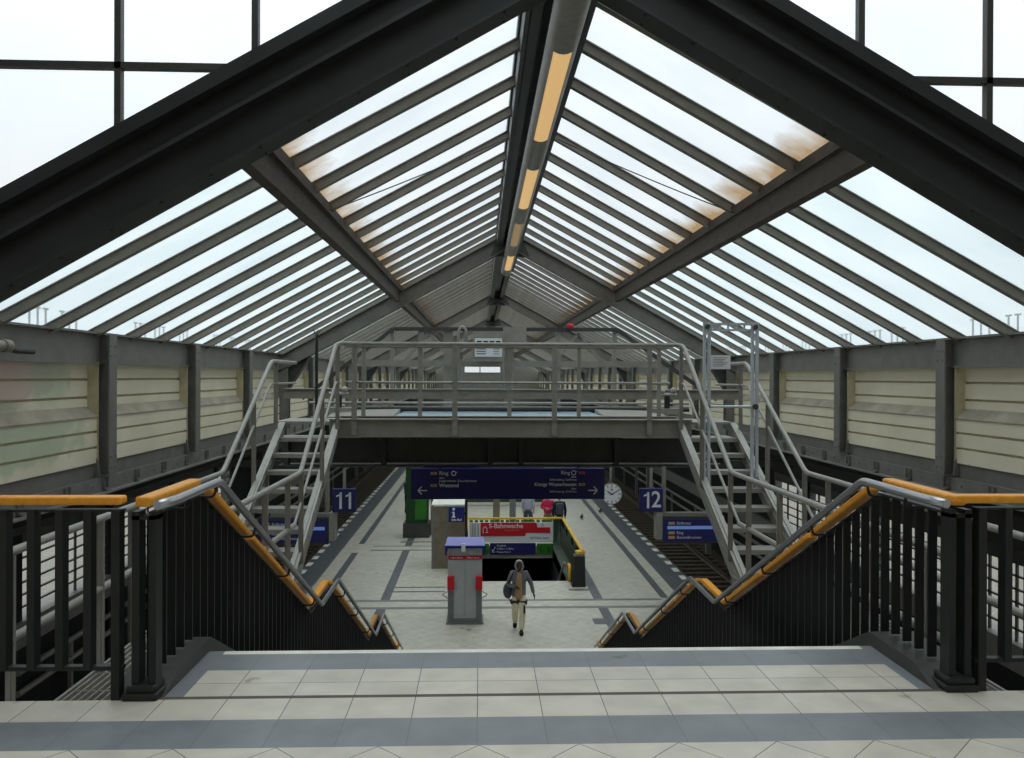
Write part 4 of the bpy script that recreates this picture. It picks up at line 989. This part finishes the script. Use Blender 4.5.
b = MB(); b.tube(arc_pts([(.12, 30.40, -4.2), (.12, 30.40, -4.0), (.20, 30.40, -3.94), (.26, 30.40, -4.03), (.26, 30.40, -4.12)], .06), .014, 6); b.tube([(.2, 30.40, -4.16), (.3, 30.40, -4.16)], .014, 6); b.build('headset_symbol', m_signw, e_)
text('DB S-Bahn Berlin', .10, (1.85, 30.415, -4.37), m_steel_d, e_); text('S', .16, (2.30, 30.415, -3.90), m_steel_d, e_, 'CENTER')
t = empty('striped_panel', (-.2, 30.5, -4.47)); tag(t, 'narrow white panel with grey stripes left of the red printed banner', 'panel')
b = MB(); b.box(-.38, .01, 30.42, 30.46, -4.47, -3.80); b.build('panel', m_signw, t)
b = MB()
for x in (-.27, -.19, -.08): b.box(x, x+.03, 30.41, 30.42, -4.45, -3.82)
b.build('stripes', m_steel, t)
e_ = empty('exit_sign', (1.3, 30.3, -4.98)); tag(e_, 'dark blue exit sign with white arrow on the lintel below the red banner', 'sign')
b = MB(); b.box(.37, 2.05, 30.40, 30.48, -4.98, -4.56); b.build('panel', m_navy, e_)
for k, tx in enumerate(('Ausgang', 'U-Bahn  S-Bahn', 'Messe Nord')): text(tx, .10, (.62, 30.39, -4.64-k*.12), m_signw, e_)
b = MB(); b.bar((.58, 30.39, -4.68), (.46, 30.39, -4.88), .004, .02, (0, 1, 0)); b.bar((.46, 30.39, -4.88), (.56, 30.39, -4.88), .004, .02, (0, 1, 0)); b.bar((.46, 30.39, -4.88), (.46, 30.39, -4.78), .004, .02, (0, 1, 0)); b.build('arrow', m_signw, e_)
for x0, x1, lab in ((.06, .34, 'small green lintel panel left of the exit sign'), (2.1, 2.72, 'green lintel panel with dark figures right of the exit sign')):
    e_ = empty('green_panel', ((x0+x1)/2, 30.4, -4.96)); tag(e_, lab, 'panel'); b = MB(); b.box(x0, x1, 30.40, 30.47, -4.96, -4.58); b.build('panel', m_green, e_)
    b = MB()
    for k in range(1 if x1 < 1 else 2): b.sphere((x0+.14+k*.28, 30.395, -4.72), .04, 8, (1, .2, 1)); b.box(x0+.11+k*.28, x0+.17+k*.28, 30.39, 30.40, -4.88, -4.76)
    b.build('figures', m_dgreen, e_)
# pipe railing along the far side of track 12 and pipes along track 11
for X, s, nm in ((9.45, 1, 'right'), (-8.72, -1, 'left')):
    t = empty('trackside_pipes', (X, 20, PZ)); tag(t, 'pair of grey pipes on posts along the outer wall of the %s track' % nm, 'pipe')
    for zz in (-4.1, -4.5): b = MB(); b.tube([(X, 16, zz), (X, 80, zz)], .06, 8); b.build('pipe', m_steel, t)
    for k in range(12): b = MB(); b.box(X-.04, X+.04, 18+k*4.5, 18.08+k*4.5, PZ-.95, -4.1); b.build('post', m_steel, t)
# columns carrying the side roofs
for s, X in ((-1, -8.45), (1, 9.2)):
    for k, y in enumerate((20.5, 33, 45, 57)):
        b = MB(); b.box(X-.1, X+.1, y, y+.2, PZ-.95, -1.4); o = b.build('roof_column', m_steel); tag(o, '%s grey column at the outer side of the %s track' % (('nearest', 'second', 'third', 'farthest')[k], 'left' if s < 0 else 'right'), 'column')
# small dark bits of litter / birds on the platform
for k, (x, y) in enumerate(((4.45, 36.2), (5.5, 37.8))):
    b = MB(); b.sphere((x, y, PZ+.10), .09, 8, (1, 1.5, .7)); b.sphere((x, y-.13, PZ+.2), .045, 8); b.tube([(x-.02, y, PZ), (x-.02, y, PZ+.07)], .008, 5); b.tube([(x+.02, y, PZ), (x+.02, y, PZ+.07)], .008, 5); b.prism([(y+.1, PZ+.1), (y+.24, PZ+.08), (y+.1, PZ+.14)], 'x', x-.03, x+.03)
    o = b.build('pigeon', m_steel_d, smooth=True); tag(o, ('dark pigeon on the pale tiles right of the stair opening', 'dark pigeon close to the grey guide line on the right')[k], 'pigeon')

# ================================================================== PEOPLE
def skin_obj(name, chains, mat, parent, root=0, lvl=2):
    """chains: list of polylines [(x,y,z,r[,r2])]; points that coincide are welded"""
    vs = []; rs = []; es = []
    def vid(p):
        for i, v in enumerate(vs):
            if (Vector(p[:3])-Vector(v)).length < .004: return i
        vs.append(p[:3]); rs.append((p[3], p[4] if len(p) > 4 else p[3])); return len(vs)-1
    for ch in chains:
        prev = None
        for p in ch:
            i = vid(p)
            if prev is not None and prev != i: es.append((prev, i))
            prev = i
    me = bpy.data.meshes.new(name); me.from_pydata(vs, es, []); me.update()
    o = bpy.data.objects.new(name, me); C.objects.link(o); o.parent = parent
    m = o.modifiers.new('skin', 'SKIN'); m.use_smooth_shade = True
    me.materials.append(mat)
    for i, sv in enumerate(me.skin_vertices[0].data): sv.radius = rs[i]; sv.use_root = (i == root)
    s_ = o.modifiers.new('sub', 'SUBSURF'); s_.levels = lvl; s_.render_levels = lvl
    return o
def person(loc, rz_, label, P, cols, h=1.0):
    """P: joint positions in the person's own frame, facing -y"""
    t = empty('person', (0, 0, 0)); tag(t, label, 'person')
    pel, chest, neck = P['pelvis'], P['chest'], P['neck']
    V = lambda k: Vector(P[k])
    body = []
    def pt(v, r, r2=None): v = Vector(v); return (v.x, v.y, v.z, r, r2 if r2 else r)
    head = V('head')
    torso = [pt(pel, .11, .085), pt((V('pelvis')+V('chest'))/2, .10, .075), pt(chest, .11, .075), pt(neck, .05, .05), pt((V('neck')+head)/2+Vector((0, 0, -.01)), .05), pt(head+Vector((0, 0, -.04)), .075, .085), pt(head+Vector((0, .01, .06)), .08, .09), pt(head+Vector((0, .015, .115)), .045, .05)]
    chains = [torso]
    for s in 'LR':
        hip, kn, an, toe = (V(k+s) for k in ('hip', 'knee', 'ankle', 'toe'))
        chains.append([pt(pel, .11, .085), pt(hip, .075), pt((hip+kn)/2, .066), pt(kn, .05), pt((kn*2+an)/3, .058), pt(an, .038), pt((an+toe)/2+Vector((0, 0, -.02)), .04), pt(toe, .03)])
        sh, el, wr = (V(k+s) for k in ('shoulder', 'elbow', 'wrist'))
        d = (wr-el).normalized(); palm = wr+d*.05
        chains.append([pt(chest, .11, .075), pt(sh, .042), pt((sh+el)/2, .046), pt(el, .038), pt((el+wr)/2, .036), pt(wr, .024), pt(palm, .03, .018)])
    bd_ = skin_obj('body', chains, cols['skin'], t, 0)
    # hands: four fingers and a thumb from the palm, slightly curled
    for s in 'LR':
        el, wr = V('elbow'+s), V('wrist'+s); d = (wr-el).normalized(); sd = d.cross(Vector((1, 0, 0))).normalized() if abs(d.x) < .9 else Vector((0, 1, 0)); nx = d.cross(sd)
        fc = [[pt(wr, .024), pt(wr+d*.05, .034, .02), pt(wr+d*.085, .036, .016)]]
        palm = wr+d*.085
        for i, ln in enumerate((.060, .070, .064, .048)):
            b0 = palm+sd*(.026-.0175*i); b1 = b0+d*ln*.55+nx*.006; b2 = b0+d*ln*.95+nx*.024
            fc.append([pt(palm, .036, .016), pt(b0+d*.008, .0095), pt(b1, .0085), pt(b2, .007)])
        th = wr+d*.035+sd*.022
        fc.append([pt(wr+d*.05, .034, .02), pt(th+sd*.02+d*.01, .011), pt(th+sd*.035+d*.04+nx*.008, .0095)])
        skin_obj('hand', fc, cols['skin'], bd_, 0, 1)
    # face
    hd = head
    b = MB(); b.sphere(hd+Vector((0, -.088, -.012)), .016, 8, (.8, 1, 1.4)); b.build('nose', cols['skin'], bd_, smooth=True)
    b = MB()
    for x in (-.03, .03): b.sphere(hd+Vector((x, -.076, .02)), .011, 8)
    b.build('eyes', m_black, bd_)
    b = MB(); b.sphere(hd+Vector((0, -.082, -.052)), .02, 8, (1, .4, .3)); b.build('mouth', cols.get('lip', m_pink), bd_)
    b = MB()
    for x in (-.082, .082): b.sphere(hd+Vector((x, .0, .0)), .022, 8, (.35, .8, 1.2))
    b.build('ears', cols['skin'], bd_)
    # clothing
    jk = [[pt(V('pelvis')+Vector((0, 0, P.get('hem', -.02))), .190, .150), pt(V('pelvis')+Vector((0, 0, .08)), .185, .140), pt((V('pelvis')+V('chest'))/2+Vector((0, 0, .04)), .180, .135), pt(chest, .195, .140), pt(V('neck')+Vector((0, .01, -.06)), .12, .11), pt(V('neck')+Vector((0, .01, .0)), .085, .08)]]
    for s in 'LR':
        sh, el, wr = (V(k+s) for k in ('shoulder', 'elbow', 'wrist')); jk.append([pt(chest, .195, .140), pt(sh, .085), pt((sh+el)/2, .066), pt(el, .058), pt((el+wr)/2, .052), pt(wr, .044)])
    skin_obj('jacket', jk, cols['jacket'], t, 0)
    tz = [[pt(pel, .15, .12), pt(V('pelvis')+Vector((0, 0, .08)), .145, .115)]]
    for s in 'LR':
        hip, kn, an = (V(k+s) for k in ('hip', 'knee', 'ankle')); tz.append([pt(pel, .15, .12), pt(hip, .112), pt((hip+kn)/2, .10), pt(kn, .085), pt((kn+an)/2, .082), pt(an+(kn-an).normalized()*.01, .074)])
    skin_obj('trousers', tz, cols['trousers'], t, 0)
    for s in 'LR':
        an, toe = V('ankle'+s), V('toe'+s); skin_obj('shoe', [[pt(an+Vector((0, .03, -.025)), .062, .06), pt((an+toe)/2+Vector((0, 0, -.02)), .062, .056), pt(toe+Vector((0, -.01, -.005)), .052, .042)]], cols['shoe'], t, 0)
    # hair or hood
    if 'hood' in cols:
        b = MB(); hv = []
        skin_obj('hood', [[pt(V('neck')+Vector((0, .06, -.02)), .11, .09), pt(hd+Vector((0, .05, -.02)), .105, .10), pt(hd+Vector((0, .045, .07)), .10, .10), pt(hd+Vector((0, .03, .13)), .06, .06)]], cols['hood'], t, 0)
        b = MB(); pts = [hd+Vector((math.sin(a)*.094, -.045-.02*math.cos(a), math.cos(a)*.125+.0)) for a in [-2.6+i*5.2/18 for i in range(19)]]; b.tube(pts, .022, 8); b.build('hood_rim', cols['hood'], t, smooth=True)
    else:
        skin_obj('hair', [[pt(hd+Vector((0, .03, -.03-.05*P.get('long', 0))), .085, .08), pt(hd+Vector((0, .025, .05)), .094, .098), pt(hd+Vector((0, .015, .125)), .06, .06)]], cols['hair'], t, 0)
    t.location = loc; t.rotation_euler = (0, 0, rz_); t.scale = (h, h, h)
    return t
stand = dict(pelvis=(0, 0, .95), chest=(0, .0, 1.32), neck=(0, .01, 1.50), head=(0, -.02, 1.63),
             hipL=(.10, 0, .90), kneeL=(.11, -.01, .49), ankleL=(.12, .02, .085), toeL=(.13, -.13, .035),
             hipR=(-.10, 0, .90), kneeR=(-.11, -.01, .49), ankleR=(-.12, .02, .085), toeR=(-.13, -.13, .035),
             shoulderL=(.18, .01, 1.42), elbowL=(.23, .04, 1.14), wristL=(.22, -.04, .90),
             shoulderR=(-.18, .01, 1.42), elbowR=(-.23, .04, 1.14), wristR=(-.22, -.04, .90))
m_jgrey = paint('grey_jacket', srgb(112, 114, 118), .85, noise=.1); m_hood = paint('pale_hood', srgb(158, 156, 150), .85, noise=.08)
m_cream = paint('cream_trousers', srgb(226, 216, 190), .85, noise=.1); m_tanshirt = paint('tan_shirt', srgb(176, 142, 104), .85, noise=.08)
m_brownc = paint('brown_cloth', srgb(78, 60, 48), .85); m_pinkj = paint('pink_jacket', srgb(206, 40, 88), .75, noise=.1)
m_jeans = paint('blue_jeans', srgb(70, 82, 104), .9, noise=.1); m_shirt = paint('pale_blue_shirt', srgb(178, 186, 202), .85)
m_darkc = paint('dark_clothes', srgb(32, 34, 42), .85); m_blond = paint('fair_hair', srgb(176, 132, 84), .7); m_hairb = paint('dark_hair', srgb(36, 28, 24), .7)
m_pack = paint('slate_backpack', srgb(70, 78, 92), .8); m_teal = paint('teal_jacket', srgb(60, 90, 96), .8)
walk = dict(stand, pelvis=(0, 0, .94), head=(0, -.05, 1.63),
            hipL=(.09, 0, .90), kneeL=(.08, -.16, .50), ankleL=(.05, -.22, .09), toeL=(.05, -.37, .045),
            hipR=(-.09, 0, .90), kneeR=(-.10, -.06, .49), ankleR=(-.08, .24, .17), toeR=(-.09, .16, .045),
            shoulderL=(.18, .01, 1.42), elbowL=(.30, .07, 1.16), wristL=(.36, .02, .93),
            shoulderR=(-.18, .01, 1.42), elbowR=(-.27, .02, 1.15), wristR=(-.09, -.17, 1.13), hem=-.24)
pw = person((.96, 20.25, PZ), 0, 'person in a grey hooded jacket and cream trousers walking towards the stairs', walk,
            dict(skin=m_skin, jacket=m_jgrey, trousers=m_cream, shoe=m_darkc, lip=m_brownc, hood=m_hood))
pwl = pw.location
def child_local(b, name, mat, parent, bevel=0, smooth=False):
    me = bpy.data.meshes.new(name); me.from_pydata([tuple(v) for v in b.v], [], b.f); me.materials.append(mat); me.update(); bm_fix(me)
    o = bpy.data.objects.new(name, me); C.objects.link(o); o.parent = parent
    if smooth:
        for p in me.polygons: p.use_smooth = True
    if bevel: m = o.modifiers.new('bevel', 'BEVEL'); m.width = bevel; m.segments = 3
    return o
skin_obj('tan_shirt_front', [[(-.01, -.10, .80, .11, .09), (-.01, -.09, 1.1, .095, .085), (-.005, -.08, 1.3, .085, .09), (0, -.06, 1.47, .06, .07)]], m_tanshirt, pw, 0)
b = MB()
for s in (-1, 1): b.cone((s*.095, -.05 if s > 0 else -.01, .69), .106, .116, .10, 14)
child_local(b, 'dark_shirt_hem', m_brownc, pw, smooth=True)
b = MB(); b.prism([(.10, .52), (.145, .52), (.14, .70), (.11, .70)], 'y', -.27, -.12); child_local(b, 'knee_patch', m_darkc, pw)
bag = empty('shoulder_bag', (.96-.27, 20.3, PZ+.80)); tag(bag, 'dark grey rucksack slung at the hip of the walking hooded person', 'bag')
b = MB(); b.sphere((.96-.27, 20.28, PZ+1.0), .16, 14, (.75, .7, 1.25)); b.build('pouch', m_pack, bag, smooth=True)
b = MB(); b.tube(arc_pts([(.96-.27, 20.24, PZ+1.16), (.96-.22, 20.08, PZ+1.32), (.96-.13, 20.15, PZ+1.50)], .05), .014, 8); b.tube([(.96-.25, 20.22, PZ+.84), (.96-.19, 20.2, PZ+.70)], .012, 6); b.build('strap', m_darkc, bag)
person((1.92, 33.0, PZ), math.pi*.9, 'person in a pale blue shirt and jeans waiting beside the grey column', stand, dict(skin=m_skin2, jacket=m_shirt, trousers=m_jeans, shoe=m_darkc, hair=m_hairb))
arms = dict(stand, elbowL=(.26, .0, 1.16), wristL=(.06, -.2, 1.14), elbowR=(-.26, .0, 1.16), wristR=(-.05, -.2, 1.17), long=1)
person((2.64, 32.2, PZ), -.2, 'person with fair hair in a bright pink jacket behind the balustrade', arms, dict(skin=m_skin2, jacket=m_pinkj, trousers=m_brown, shoe=m_darkc, hair=m_blond), h=.97)
pm = person((3.02, 31.5, PZ), math.pi, 'person in dark clothes with a slate backpack, seen from behind at the balustrade corner', stand, dict(skin=m_skin2, jacket=m_darkc, trousers=m_jeans, shoe=m_darkc, hair=m_hairb))
bp = empty('backpack', (3.02, 31.3, PZ+1.0)); tag(bp, 'slate grey backpack worn by the dark clothed person at the balustrade corner', 'backpack')
b = MB(); b.box(2.88, 3.16, 31.18, 31.36, PZ+1.02, PZ+1.45); b.build('pack', m_pack, bp, bevel=.05)
b = MB()
for x in (2.92, 3.12): b.tube([(x, 31.34, PZ+1.42), (x, 31.45, PZ+1.5), (x, 31.56, PZ+1.45)], .018, 6)
b.build('strap', m_darkc, bp)
person((-3.25, 37.2, PZ), math.pi*.6, 'person in teal and dark clothes standing left of the green advertising pillar', stand, dict(skin=m_skin2, jacket=m_teal, trousers=m_darkc, shoe=m_darkc, hair=m_hairb), h=1.0)
bpy.context.view_layer.update()
